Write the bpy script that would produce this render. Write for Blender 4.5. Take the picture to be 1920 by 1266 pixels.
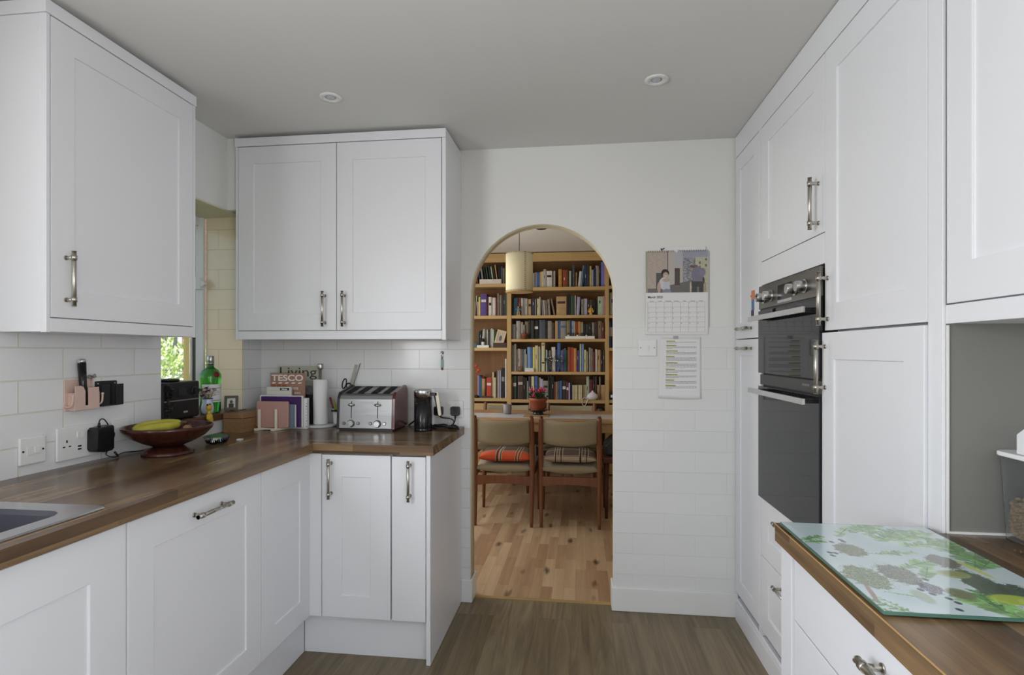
import bpy, bmesh, math, random
from mathutils import Vector, Matrix
random.seed(7)
for o in list(bpy.data.objects): bpy.data.objects.remove(o)
SC = bpy.context.scene
COL = SC.collection
PI = math.pi
# ---------------------------------------------------------------- camera, sky, lights, exposure
F = 1050.0; YAW = math.atan(131/F); EYE = 1.30; HOR = 660.0
cam_d = bpy.data.cameras.new('camera'); cam = bpy.data.objects.new('camera', cam_d); COL.objects.link(cam)
cam.location = (0, 0, EYE); cam.rotation_euler = (PI/2, 0, YAW)
cam_d.sensor_width = 36; cam_d.lens = 36*F/1920; cam_d.shift_y = (HOR-633)/1920
cam_d.clip_start = 0.02; cam_d.clip_end = 200
SC.camera = cam
SC.view_settings.view_transform = 'Standard'; SC.view_settings.look = 'None'
SC.view_settings.gamma = 1.0; SC.view_settings.use_curve_mapping = False
SC.view_settings.exposure = 0.0
w = bpy.data.worlds.new('World'); SC.world = w; w.use_nodes = True
nt = w.node_tree; nt.nodes.clear()
sky = nt.nodes.new('ShaderNodeTexSky'); sky.sky_type = 'NISHITA'; sky.sun_disc = False
sky.sun_elevation = math.radians(48); sky.sun_rotation = math.radians(200)
bg = nt.nodes.new('ShaderNodeBackground'); bg.inputs[1].default_value = 0.22
wo = nt.nodes.new('ShaderNodeOutputWorld')
nt.links.new(sky.outputs[0], bg.inputs[0]); nt.links.new(bg.outputs[0], wo.inputs[0])
def area(name, loc, rot, sx, sy, power, color):
    l = bpy.data.lights.new(name, 'AREA'); l.shape = 'RECTANGLE'; l.size = sx; l.size_y = sy
    l.energy = power; l.color = color
    o = bpy.data.objects.new(name, l); COL.objects.link(o); o.location = loc; o.rotation_euler = rot
    return o
# daylight entering by the kitchen windows behind the camera and over the sink, and by the dining room window
area('daylight_rear_door', (-0.10, -3.16, 1.15), (PI/2, 0, 0), 2.3, 1.9, 3, (0.95, 0.97, 1.0))
area('daylight_sink_window', (-1.80, -0.50, 1.60), (PI/2, 0, -PI/2), 1.7, 1.0, 57, (0.93, 0.96, 1.0))
area('added_side_fill', (1.06, -1.00, 1.15), (PI/2, 0, PI/2), 1.4, 1.7, 43, (0.95, 0.97, 1.0))  # unseen fill light, added to brighten the fronts along the left
area('daylight_dining_window', (-1.93, 4.35, 1.40), (PI/2, 0, -PI/2), 1.6, 1.3, 27, (1.0, 0.95, 0.88))
sun_l = bpy.data.lights.new('sun', 'SUN'); sun_l.energy = 7.0; sun_l.angle = 0.01; sun_l.color = (1, .95, .86)
sun = bpy.data.objects.new('sun', sun_l); COL.objects.link(sun); sun.rotation_euler = (math.radians(38), math.radians(8), math.radians(25))

# ---------------------------------------------------------------- sight-line sums (pixel of the 1920x1266 frame -> a point on a known plane)
ca, sa = math.cos(YAW), math.sin(YAW)
def ray(px, py):
    u = (px-960)/F
    return (-sa+u*ca, ca+u*sa, (HOR-py)/F)
def onX(px, py, X):
    d = ray(px, py); t = X/d[0]; return (d[1]*t, EYE+d[2]*t)
def onY(px, py, Y):
    d = ray(px, py); t = Y/d[1]; return (d[0]*t, EYE+d[2]*t)
def onZ(px, py, Z):
    d = ray(px, py); t = (Z-EYE)/d[2]; return (d[0]*t, d[1]*t)

# ---------------------------------------------------------------- mesh helpers
class MB:
    def __init__(s): s.v = []; s.f = []; s.m = []; s.sm = []; s.c = None
    def add(s, vs, fs, mat=0, smooth=False, M=None):
        b = len(s.v)
        if M is not None: vs = [tuple(M @ Vector(q)) for q in vs]
        s.v += [tuple(q) for q in vs]
        for f in fs: s.f.append(tuple(b+i for i in f)); s.m.append(mat); s.sm.append(smooth)
        return s
    def box(s, x0, y0, z0, x1, y1, z1, mat=0, M=None):
        if x0 > x1: x0, x1 = x1, x0
        if y0 > y1: y0, y1 = y1, y0
        if z0 > z1: z0, z1 = z1, z0
        vs = [(x0,y0,z0),(x1,y0,z0),(x1,y1,z0),(x0,y1,z0),(x0,y0,z1),(x1,y0,z1),(x1,y1,z1),(x0,y1,z1)]
        return s.add(vs, [(0,3,2,1),(4,5,6,7),(0,1,5,4),(1,2,6,5),(2,3,7,6),(3,0,4,7)], mat, False, M)
    def prism(s, pts, a0, a1, axis='z', mat=0, M=None, smooth=False):
        n = len(pts)
        def mk(p, a):
            if axis == 'z': return (p[0], p[1], a)
            if axis == 'y': return (p[0], a, p[1])
            return (a, p[0], p[1])
        vs = [mk(p, a0) for p in pts]+[mk(p, a1) for p in pts]
        s.add(vs, [tuple(range(n))[::-1], tuple(range(n, 2*n))], mat, False, M)
        b = len(s.v)-2*n
        for i in range(n):
            j = (i+1) % n
            s.f.append((b+i, b+j, b+n+j, b+n+i)); s.m.append(mat); s.sm.append(smooth)
        return s
    def tube(s, path, r, seg=10, mat=0, cap=True, M=None):
        path = [Vector(p) for p in path]; n = len(path)
        rs = r if isinstance(r, (list, tuple)) else [r]*n
        vs = []; prev = None
        for i, p in enumerate(path):
            t = (path[min(i+1, n-1)]-path[max(i-1, 0)]).normalized()
            if prev is None:
                a = Vector((0, 0, 1)) if abs(t.z) < .9 else Vector((1, 0, 0))
                nrm = t.cross(a).normalized()
            else:
                nrm = (prev - t*prev.dot(t)); nrm = nrm.normalized() if nrm.length > 1e-6 else t.orthogonal().normalized()
            prev = nrm; bn = t.cross(nrm)
            for k in range(seg):
                an = 2*PI*k/seg; vs.append(tuple(p+(nrm*math.cos(an)+bn*math.sin(an))*rs[i]))
        fs = []
        for i in range(n-1):
            for k in range(seg):
                k2 = (k+1) % seg; fs.append((i*seg+k, i*seg+k2, (i+1)*seg+k2, (i+1)*seg+k))
        s.add(vs, fs, mat, True, M)
        if cap:
            s.add(vs[:seg], [tuple(range(seg))[::-1]], mat, False, M); s.add(vs[-seg:], [tuple(range(seg))], mat, False, M)
        return s
    def cyl(s, p0, p1, r0, r1=None, seg=20, mat=0, M=None):
        return s.tube([p0, p1], [r0, r0 if r1 is None else r1], seg, mat, True, M)
    def lathe(s, prof, cx=0, cy=0, z=0, seg=28, mat=0, smooth=True, M=None, sx=1, sy=1):
        n = len(prof); vs = []
        for (r, h) in prof:
            for k in range(seg):
                a = 2*PI*k/seg; vs.append((cx+r*math.cos(a)*sx, cy+r*math.sin(a)*sy, z+h))
        fs = []
        for i in range(n-1):
            for k in range(seg):
                k2 = (k+1) % seg; fs.append((i*seg+k, i*seg+k2, (i+1)*seg+k2, (i+1)*seg+k))
        if prof[0][0] > 1e-5: fs.append(tuple(range(seg))[::-1])
        if prof[-1][0] > 1e-5: fs.append(tuple((n-1)*seg+k for k in range(seg)))
        return s.add(vs, fs, mat, smooth, M)
    def ball(s, c, rx, ry=None, rz=None, seg=14, rings=9, mat=0, M=None):
        ry = ry or rx; rz = rz or rx; vs = []; fs = []
        for i in range(rings+1):
            th = PI*i/rings
            for k in range(seg):
                a = 2*PI*k/seg
                vs.append((c[0]+rx*math.sin(th)*math.cos(a), c[1]+ry*math.sin(th)*math.sin(a), c[2]-rz*math.cos(th)))
        for i in range(rings):
            for k in range(seg):
                k2 = (k+1) % seg; fs.append((i*seg+k, i*seg+k2, (i+1)*seg+k2, (i+1)*seg+k))
        return s.add(vs, fs, mat, True, M)
    def leaf(s, p, d, l, wd, up=(0,0,1), mat=0):
        p = Vector(p); d = Vector(d).normalized(); sd = d.cross(Vector(up))
        if sd.length < 1e-3: sd = Vector((1,0,0))
        sd.normalize(); n = sd.cross(d)
        return s.add([p, p+d*l*.4+sd*wd+n*wd*.3, p+d*l, p+d*l*.4-sd*wd+n*wd*.3], [(0,1,2),(0,2,3)], mat)
    def build(s, name, mats, parent=None, bevel=0, merge=True, loc=None):
        me = bpy.data.meshes.new(name); me.from_pydata(s.v, [], s.f)
        if not isinstance(mats, (list, tuple)): mats = [mats]
        for m in mats: me.materials.append(m)
        for p, mi, sm in zip(me.polygons, s.m, s.sm): p.material_index = mi; p.use_smooth = sm
        if merge:
            bm = bmesh.new(); bm.from_mesh(me)
            bmesh.ops.remove_doubles(bm, verts=bm.verts, dist=1e-5)
            bmesh.ops.recalc_face_normals(bm, faces=bm.faces); bm.to_mesh(me); bm.free()
        me.update()
        o = bpy.data.objects.new(name, me); COL.objects.link(o)
        if parent: o.parent = parent
        if loc: o.location = loc
        if bevel:
            b = o.modifiers.new('bevel', 'BEVEL'); b.width = bevel; b.segments = 2; b.limit_method = 'ANGLE'; b.angle_limit = math.radians(50)
        return o
def thing(name, label, cat, loc=(0,0,0), rotz=0, group=None):
    o = bpy.data.objects.new(name, None); COL.objects.link(o); o.empty_display_size = .05
    o.location = loc; o.rotation_euler = (0, 0, rotz)
    return tag(o, label, cat, group)
def tag(o, label=None, cat=None, group=None, kind=None):
    if label: o['label'] = label
    if cat: o['category'] = cat
    if group: o['group'] = group
    if kind: o['kind'] = kind
    return o
def struct(o): o['kind'] = 'structure'; return o
def text_obj(name, body, size, mat, M, parent=None, depth=.0004, align='LEFT', sx=1.0, bold=0.0):
    cu = bpy.data.curves.new(name, 'FONT'); cu.body = body; cu.size = size; cu.extrude = depth; cu.align_x = align; cu.offset = bold
    t = bpy.data.objects.new('tmp_text', cu); COL.objects.link(t)
    bpy.context.view_layer.update()
    me = bpy.data.meshes.new_from_object(t.evaluated_get(bpy.context.evaluated_depsgraph_get()))
    bpy.data.objects.remove(t); me.transform(M @ Matrix.Diagonal((sx, 1, 1, 1)))
    me.materials.clear(); me.materials.append(mat)
    o = bpy.data.objects.new(name, me); COL.objects.link(o)
    if parent: o.parent = parent
    return o
# orientation matrices: local (right, up, out) -> plane
def face_negY(x, y, z): return Matrix(((1,0,0,x),(0,0,-1,y),(0,1,0,z),(0,0,0,1)))          # text facing -Y, reading to +X
def face_posX(x, y, z): return Matrix(((0,0,1,x),(1,0,0,y),(0,1,0,z),(0,0,0,1)))           # facing +X, reading to +Y
def face_negX(x, y, z): return Matrix(((0,0,-1,x),(-1,0,0,y),(0,1,0,z),(0,0,0,1)))
def picture(name, W, H, nx, ny, fn, M, mat, parent=None):
    """flat printed sheet: colour per cell from fn(u,v), u right, v up"""
    vs = []; fs = []; cols = []
    for j in range(ny+1):
        for i in range(nx+1): vs.append(tuple(M @ Vector((W*i/nx, H*j/ny, 0))))
    for j in range(ny):
        for i in range(nx):
            a = j*(nx+1)+i; fs.append((a, a+1, a+nx+2, a+nx+1)); cols.append(fn((i+.5)/nx, (j+.5)/ny))
    me = bpy.data.meshes.new(name); me.from_pydata(vs, [], fs); me.materials.append(mat)
    at = me.color_attributes.new('Col', 'FLOAT_COLOR', 'CORNER')
    dat = []
    for c in cols:
        q = [((k+.055)/1.055)**2.4 if k > .04 else k/12.92 for k in c]
        dat += (q+[1.0])*4
    at.data.foreach_set('color', dat); me.update()
    o = bpy.data.objects.new(name, me); COL.objects.link(o)
    if parent: o.parent = parent
    return o

# ---------------------------------------------------------------- materials
def lin(c): return tuple(((k+.055)/1.055)**2.4 if k > .04045 else k/12.92 for k in c)
def rgb(r, g, b): return lin((r/255, g/255, b/255))
MATS = {}
def mat(name, col, rough=.5, metal=0, bump=0, bscale=200, coat=0, trans=0, ior=1.45, emit=None, estr=0, vary=0, vscale=4, alpha=1, sheen=0):
    m = bpy.data.materials.new(name); m.use_nodes = True; n = m.node_tree; b = n.nodes['Principled BSDF']
    b.inputs['Base Color'].default_value = (*col, 1); b.inputs['Roughness'].default_value = rough; b.inputs['Metallic'].default_value = metal
    b.inputs['IOR'].default_value = ior
    if coat: b.inputs['Coat Weight'].default_value = coat; b.inputs['Coat Roughness'].default_value = .15
    if trans: b.inputs['Transmission Weight'].default_value = trans
    if sheen: b.inputs['Sheen Weight'].default_value = sheen
    if emit: b.inputs['Emission Color'].default_value = (*emit, 1); b.inputs['Emission Strength'].default_value = estr
    tc = n.nodes.new('ShaderNodeTexCoord')
    if bump:
        no = n.nodes.new('ShaderNodeTexNoise'); no.inputs['Scale'].default_value = bscale; no.inputs['Detail'].default_value = 3
        bp = n.nodes.new('ShaderNodeBump'); bp.inputs['Strength'].default_value = bump; bp.inputs['Distance'].default_value = .002
        n.links.new(tc.outputs['Object'], no.inputs[0]); n.links.new(no.outputs[0], bp.inputs['Height']); n.links.new(bp.outputs[0], b.inputs['Normal'])
    if vary:
        no = n.nodes.new('ShaderNodeTexNoise'); no.inputs['Scale'].default_value = vscale; no.inputs['Detail'].default_value = 4
        mr = n.nodes.new('ShaderNodeMapRange'); mr.inputs[1].default_value = .3; mr.inputs[2].default_value = .7; mr.inputs[3].default_value = 1-vary; mr.inputs[4].default_value = 1+vary
        mx = n.nodes.new('ShaderNodeVectorMath'); mx.operation = 'SCALE'; mx.inputs[0].default_value = col
        n.links.new(tc.outputs['Object'], no.inputs[0]); n.links.new(no.outputs[0], mr.inputs[0]); n.links.new(mr.outputs[0], mx.inputs['Scale']); n.links.new(mx.outputs[0], b.inputs['Base Color'])
    MATS[name] = m
    return m
def vcol_mat(name, rough=.5, coat=0):
    m = mat(name, (1,1,1), rough, coat=coat); n = m.node_tree
    a = n.nodes.new('ShaderNodeAttribute'); a.attribute_name = 'Col'; n.links.new(a.outputs['Color'], n.nodes['Principled BSDF'].inputs['Base Color'])
    return m
def split(n, tc):
    s = n.nodes.new('ShaderNodeSeparateXYZ'); n.links.new(tc.outputs['Object'], s.inputs[0]); return s
def mth(n, op, a, b):
    q = n.nodes.new('ShaderNodeMath'); q.operation = op
    for i, x in enumerate((a, b)):
        if isinstance(x, (int, float)): q.inputs[i].default_value = x
        else: n.links.new(x, q.inputs[i])
    return q.outputs[0]
def tile_mat(name, along, col, grout, z0, paint_over=False, pitch=.1033, off=0.0, rough=.14, mort=.0035, bumpd=.0015):
    """half-bond 300 x 100 wall tiles laid on a vertical face"""
    m = mat(name, col, rough); n = m.node_tree; b = n.nodes['Principled BSDF']
    tc = n.nodes['Texture Coordinate']; s = split(n, tc)
    cb = n.nodes.new('ShaderNodeCombineXYZ')
    n.links.new(mth(n, 'ADD', s.outputs[along], off), cb.inputs[0]); n.links.new(mth(n, 'SUBTRACT', s.outputs[2], z0-pitch*40), cb.inputs[1])
    br = n.nodes.new('ShaderNodeTexBrick'); n.links.new(cb.outputs[0], br.inputs['Vector'])
    br.inputs['Scale'].default_value = 1; br.inputs['Brick Width'].default_value = .303; br.inputs['Row Height'].default_value = pitch
    br.inputs['Mortar Size'].default_value = mort*.5; br.inputs['Mortar Smooth'].default_value = .3
    br.inputs['Color1'].default_value = (*col, 1); br.inputs['Color2'].default_value = (*[c*.975 for c in col], 1); br.inputs['Mortar'].default_value = (*grout, 1)
    n.links.new(br.outputs['Color'], b.inputs['Base Color'])
    inv = mth(n, 'SUBTRACT', 1.0, br.outputs['Fac'])
    no = n.nodes.new('ShaderNodeTexNoise'); no.inputs['Scale'].default_value = 9; n.links.new(tc.outputs['Object'], no.inputs[0])
    hh = mth(n, 'ADD', inv, mth(n, 'MULTIPLY', no.outputs[0], .6))
    bp = n.nodes.new('ShaderNodeBump'); bp.inputs['Strength'].default_value = .7; bp.inputs['Distance'].default_value = bumpd
    n.links.new(hh, bp.inputs['Height']); n.links.new(bp.outputs[0], b.inputs['Normal'])
    return m
def wood(name, along, c1, c2, bw, bh, grain=.3, rough=.4, gs=1.0, mort=.0006, mcol=None, knots=0, coat=0, zmix=1, wav=0.0):
    m = mat(name, c1, rough, coat=coat); n = m.node_tree; b = n.nodes['Principled BSDF']
    tc = n.nodes['Texture Coordinate']; s = split(n, tc)
    ax = [0, 1, 2]; ax.remove(along)
    A = s.outputs[along]; B = mth(n, 'ADD', s.outputs[ax[0]], s.outputs[ax[1]])
    cb = n.nodes.new('ShaderNodeCombineXYZ'); n.links.new(mth(n, 'ADD', A, 20.0), cb.inputs[0]); n.links.new(mth(n, 'ADD', B, 20.0), cb.inputs[1])
    br = n.nodes.new('ShaderNodeTexBrick'); n.links.new(cb.outputs[0], br.inputs['Vector']); br.offset = .37; br.offset_frequency = 2
    br.inputs['Scale'].default_value = 1; br.inputs['Brick Width'].default_value = bw; br.inputs['Row Height'].default_value = bh
    br.inputs['Mortar Size'].default_value = mort; br.inputs['Mortar Smooth'].default_value = .2
    br.inputs['Color1'].default_value = (*c1, 1); br.inputs['Color2'].default_value = (*c2, 1)
    br.inputs['Mortar'].default_value = (*(mcol or [k*.55 for k in c1]), 1)
    # each board gets its own grain by shifting the noise with the board's tone
    cg = n.nodes.new('ShaderNodeCombineXYZ')
    n.links.new(mth(n, 'MULTIPLY', A, 2.2*gs), cg.inputs[0]); n.links.new(mth(n, 'MULTIPLY', B, 34*gs), cg.inputs[1])
    sp = n.nodes.new('ShaderNodeSeparateColor'); n.links.new(br.outputs['Color'], sp.inputs[0])
    n.links.new(mth(n, 'MULTIPLY', sp.outputs[0], 90.0), cg.inputs[2])
    no = n.nodes.new('ShaderNodeTexNoise'); no.inputs['Scale'].default_value = 1; no.inputs['Detail'].default_value = 6; no.inputs['Roughness'].default_value = .62; no.inputs['Distortion'].default_value = wav
    n.links.new(cg.outputs[0], no.inputs[0])
    mr = n.nodes.new('ShaderNodeMapRange'); mr.inputs[1].default_value = .28; mr.inputs[2].default_value = .72; mr.inputs[3].default_value = 1-grain; mr.inputs[4].default_value = 1+grain*.6
    n.links.new(no.outputs[0], mr.inputs[0]); fac = mr.outputs[0]
    if knots:
        cv = n.nodes.new('ShaderNodeCombineXYZ'); n.links.new(mth(n, 'ADD', mth(n, 'MULTIPLY', A, 3.2), mth(n, 'MULTIPLY', no.outputs[0], .5)), cv.inputs[0]); n.links.new(mth(n, 'ADD', mth(n, 'MULTIPLY', B, 9.0), mth(n, 'MULTIPLY', no.outputs[0], .35)), cv.inputs[1])
        vo = n.nodes.new('ShaderNodeTexVoronoi'); vo.inputs['Scale'].default_value = 1.0; n.links.new(cv.outputs[0], vo.inputs['Vector'])
        mk = n.nodes.new('ShaderNodeMapRange'); mk.inputs[1].default_value = .08; mk.inputs[2].default_value = .22; mk.inputs[3].default_value = 1-knots; mk.inputs[4].default_value = 1
        n.links.new(vo.outputs['Distance'], mk.inputs[0]); fac = mth(n, 'MULTIPLY', fac, mk.outputs[0])
    vm = n.nodes.new('ShaderNodeVectorMath'); vm.operation = 'SCALE'; n.links.new(br.outputs['Color'], vm.inputs[0]); n.links.new(fac, vm.inputs['Scale'])
    n.links.new(vm.outputs[0], b.inputs['Base Color'])
    bp = n.nodes.new('ShaderNodeBump'); bp.inputs['Strength'].default_value = .12; bp.inputs['Distance'].default_value = .001
    n.links.new(no.outputs[0], bp.inputs['Height']); n.links.new(bp.outputs[0], b.inputs['Normal'])
    return m
def brushed(name, col, rough, along=0, s=300):
    m = mat(name, col, rough, 1.0); n = m.node_tree; tc = n.nodes['Texture Coordinate']
    mp = n.nodes.new('ShaderNodeMapping'); sc = [s, s, s]; sc[along] = 3; mp.inputs['Scale'].default_value = sc
    no = n.nodes.new('ShaderNodeTexNoise'); no.inputs['Scale'].default_value = 1
    mr = n.nodes.new('ShaderNodeMapRange'); mr.inputs[3].default_value = rough*.7; mr.inputs[4].default_value = rough*1.4
    n.links.new(tc.outputs['Object'], mp.inputs[0]); n.links.new(mp.outputs[0], no.inputs[0]); n.links.new(no.outputs[0], mr.inputs[0])
    n.links.new(mr.outputs[0], n.nodes['Principled BSDF'].inputs['Roughness'])
    return m
CAB = mat('white_lacquer', (.80,.805,.835), .32, bump=.02, bscale=60)
PAINT = mat('wall_paint', (.79,.79,.765), .7, bump=.08, bscale=90)
CEILP = mat('ceiling_paint', (.74,.735,.71), .8, bump=.05, bscale=60)
GLOSSW = mat('white_gloss_trim', (.80,.80,.79), .3, bump=.02)
CREAM = mat('cream_arch_paint', (.76,.69,.52), .6, bump=.05, bscale=60)
GREYP = mat('grey_wall_paint_shaded', rgb(127,126,122), .6, bump=.06, bscale=50, vary=.03, vscale=3)  # grey paint, darkened further to carry the shade in the recess
TILE_L = tile_mat('wall_tile_left', 1, (.79,.79,.80), (.68,.67,.58), 1.003, off=-.02, mort=.005)
TILE_B = tile_mat('wall_tile_back', 0, (.79,.79,.80), (.66,.66,.63), 1.003, off=.09, mort=.004)
TILE_R = tile_mat('wall_tile_painted', 0, (.79,.795,.79), (.745,.75,.745), 1.011, rough=.35, off=.05, mort=.0018)
TILE_C = tile_mat('reveal_tile', 0, (.84,.72,.54), (.70,.60,.44), 1.003, off=.2)  # cream tint puts warm light bounced in from outside into the tile colour
WT_Y = wood('worktop_wood_lengthwise', 1, rgb(146,118,86), rgb(84,64,46), .55, .045, .50, .24, mort=.0003)
WT_X = wood('worktop_wood_crosswise', 0, rgb(146,118,86), rgb(84,64,46), .55, .045, .50, .24, mort=.0003)
FLOORK = wood('kitchen_floor_planks', 1, rgb(136,122,98), rgb(120,106,82), 1.22, .19, .42, .45, gs=.5, mort=.0008, wav=2.2)
FLOORD = wood('dining_floor_strips', 1, rgb(206,180,146), rgb(166,132,102), .42, .062, .22, .38, gs=.7, knots=.75, mort=.0006)
OAK = wood('bookcase_oak_upright', 2, rgb(200,168,118), rgb(190,158,108), 3, .3, .12, .5)
OAKX = wood('bookcase_oak_shelf', 0, rgb(200,168,118), rgb(190,158,108), 3, .3, .12, .5)
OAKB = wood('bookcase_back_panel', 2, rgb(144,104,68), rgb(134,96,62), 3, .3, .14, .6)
TEAK = wood('teak', 2, rgb(128,80,54), rgb(114,70,46), 3, .3, .2, .4)
TEAKX = wood('table_wood', 0, rgb(176,140,100), rgb(160,124,86), 1.2, .12, .15, .35)
NICKEL = brushed('satin_nickel', rgb(190,186,176), .28, 2, 100)
STEEL = brushed('brushed_steel', rgb(205,205,205), .24, 0, 200)
CHROME = mat('chrome', rgb(220,220,222), .12, 1)
BLACK = mat('black_plastic', (.012,.012,.013), .35)
BLACKG = mat('black_gloss', (.012,.012,.013), .16)
OVENG = mat('oven_black_glass', (.012,.012,.014), .035)
GREYM = brushed('dark_steel_panel', rgb(120,118,114), .3, 1, 200)
DARK = mat('dark_gap', (.03,.03,.03), .8)
WHITE = mat('white_plastic', (.80,.80,.80), .3)
PAPER = mat('white_paper', (.80,.79,.80), .7)
PAGES = mat('book_pages', rgb(205,196,176), .85)
PRINT = vcol_mat('printed_sheet', .55)
INK = mat('print_ink', (.03,.03,.035), .6)
INKG = mat('grey_print_ink', rgb(120,120,130), .6)
GLASS = mat('clear_glass', (.95,.97,.97), .02, trans=1, ior=1.45)
CLEARP = mat('clear_plastic', (.86,.87,.87), .06, trans=.96, ior=1.2)
# ================================================================ SETTING
YB = 2.868; YB2 = 2.968; CZ = 2.352; XL = -1.735; XR = 1.08; YF = -3.2; XT = 1.40; YD = 6.23
WT = .912
b = MB(); b.box(XL-.25, YF-.2, -.1, XT, YB+.055, 0); struct(b.build('floor', FLOORK))
b = MB(); b.box(-2.05, YB+.055, -.1, 2.2, YD+.1, 0); struct(b.build('floor_dining', FLOORD))
b = MB(); b.box(-.575, YB+.045, 0, .16, YB+.072, .004); struct(b.build('trim_1', wood('threshold_oak', 0, rgb(190,160,110), rgb(180,150,100), 2, .2)))
b = MB(); b.box(XL-.3, YF-.2, CZ, XT, YB+.05, CZ+.1); struct(b.build('ceiling', CEILP))
DCZ = 2.365
b = MB(); b.box(-2.05, YB+.05, DCZ, 2.2, YD+.1, DCZ+.1); struct(b.build('ceiling_dining', mat('dining_ceiling_paint', (.80,.79,.80), .8)))
# left wall with the sink window and the small window
WZ0, WZ1, WY0, WY1 = 1.005, 2.0, 2.128, 2.702
SY0, SY1, SZ0, SZ1 = -1.4, .40, 1.08, 2.12
b = MB(); xo = XL-.20
def lw(y0, y1, z0, z1, m=0): b.box(xo, y0, z0, XL, y1, z1, m)
lw(YF, SY0, 0, CZ); lw(SY0, SY1, 0, SZ0); lw(SY0, SY1, SZ1, CZ); lw(SY1, WY0, 0, CZ)
lw(WY0, WY1, 0, WZ0-.03); lw(WY0, WY1, WZ1, CZ, 1); lw(WY1, YB+.1, 0, WZ1); lw(WY1, YB+.1, WZ1, CZ, 1)
struct(b.build('wall_left', [TILE_L, PAINT], merge=False))
b = MB(); b.box(xo-.003, WY1, WZ0-.03, XL-.001, WY1+.012, WZ1, 0)     # tiled lining of the reveal
b.v = [(x, y-.012, z) for x, y, z in b.v]
b.box(xo-.12, WY0, WZ1-.006, XL-.001, WY1, WZ1-.0005, 1)
struct(b.build('trim_2', [TILE_C, CREAM], merge=False))
# back wall with the arched opening
AX0, AX1, AR = -.575, .160, .3675; ACX = (AX0+AX1)/2; ASZ = 1.956-AR
pts = [(XL-.2, 0), (AX0, 0), (AX0, ASZ)]
for i in range(1, 40):
    a = PI-PI*i/40; pts.append((ACX+AR*math.cos(a), ASZ+AR*math.sin(a)))
pts += [(AX1, ASZ), (AX1, 0), (XT, 0), (XT, DCZ+.02), (XL-.2, DCZ+.02)]
b = MB(); b.prism(pts, YB, YB2, 'y')
for i, f in enumerate(b.f[2:]):
    if 1 <= i <= 41: b.m[i+2] = 1; b.sm[i+2] = True
struct(b.build('wall_back', [PAINT, CREAM], merge=False))
b = MB(); b.box(XL, YB-.007, 0, AX0-.0005, YB, 1.42); struct(b.build('trim_3', TILE_B, bevel=.002))
b = MB(); b.box(AX1+.0005, YB-.007, .1, .80, YB, 1.423); struct(b.build('trim_4', TILE_R, bevel=.002))
b = MB(); b.box(XL, 2.57, WZ1, -1.672, 2.60, CZ); struct(b.build('trim_5', PAINT))
# right side walls, rear wall
b = MB(); b.box(XR, YF, 0, XR+.1, -1.75, CZ); b.box(XR, -.28, 0, XR+.1, 1.303, CZ); b.box(XR, -1.75, 2.05, XR+.1, -.28, CZ); struct(b.build('wall_right', PAINT))
b = MB(); b.box(XT-.02, 1.25, 0, XT+.1, YB, CZ, 0); struct(b.build('wall_right_far', PAINT))
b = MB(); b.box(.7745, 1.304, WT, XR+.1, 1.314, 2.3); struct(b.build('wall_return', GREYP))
b = MB(); b.box(.7745, 1.299, WT+.0002, XR, 1.3038, WT+.005); b.box(.7735, 1.300, WT+.0002, .7775, 1.3038, 1.357); struct(b.build('trim_6', GLOSSW))
b = MB()
for q in ((XL-.2, 0, -1.3, CZ), (1.07, 0, XT, CZ), (-1.3, 2.12, 1.07, CZ)): b.box(q[0], YF-.15, q[1], q[2], YF, q[3])
struct(b.build('wall_front', PAINT))
def window_frame(name, x0, x1, y0, y1, z0, z1, mull, axis):
    b = MB(); t = .05
    if axis == 'y':
        b.box(x0, y0, z0, x0+t, y1, z1); b.box(x1-t, y0, z0, x1, y1, z1); b.box(x0, y0, z0, x1, y1, z0+t); b.box(x0, y0, z1-t, x1, y1, z1)
        for m_ in mull: b.box(m_-t/2, y0, z0, m_+t/2, y1, z1)
    else:
        b.box(x0, y0, z0, x1, y0+t, z1); b.box(x0, y1-t, z0, x1, y1, z1); b.box(x0, y0, z0, x1, y1, z0+t); b.box(x0, y0, z1-t, x1, y1, z1)
        for m_ in mull: b.box(x0, m_-t/2, z0, x1, m_+t/2, z1)
    return struct(b.build(name, GLOSSW, bevel=.004))
window_frame('door_1', -1.3, 1.07, YF-.1, YF-.05, 0, 2.12, [-.1], 'y'); window_frame('added_side_door', XR+.04, XR+.09, -1.75, -.28, 0, 2.05, [-1.0], 'x')  # the glazed door in the right wall is invented, an opening for the fill
window_frame('window_2', xo+.02, xo+.08, SY0, SY1, SZ0, SZ1, [-.5], 'x')
# small window: fixed outer frame, black gasket, casement set at the outer face
wf = MB()
fx0, fx1 = xo-.085, xo-.02
wf.box(xo-.048, WY1-.032, WZ0-.03, xo-.004, WY1-.012, WZ1-.006); wf.box(fx0, WY0, WZ0-.03, fx1, WY0+.045, WZ1-.006)
wf.box(fx0, WY0, WZ1-.05, fx1, WY1, WZ1-.006); wf.box(fx0, WY0, WZ0-.03, fx1, WY1, WZ0+.02)
W3 = struct(wf.build('window_3', GLOSSW, bevel=.003))
g = MB(); g.box(xo-.064, WY1-.030, WZ0+.02, xo-.0485, WY1-.012, WZ1-.05); g.build('window_gasket', BLACK, W3)
g = MB(); g.box(xo-.077, WY1-.034, WZ0+.02, xo-.0645, WY1-.012, WZ1-.05); g.box(xo-.086, WY1-.030, WZ0+.02, xo-.0775, WY1-.012, WZ1-.05, 1); g.build('casement_stile', [mat('casement_paint', (.62,.60,.52), .4), BLACK], W3)
g = MB(); g.box(xo-.080, WY0+.04, WZ0+.02, xo-.076, WY1-.034, WZ1-.05); g.build('window_pane', GLASS, W3)
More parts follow.
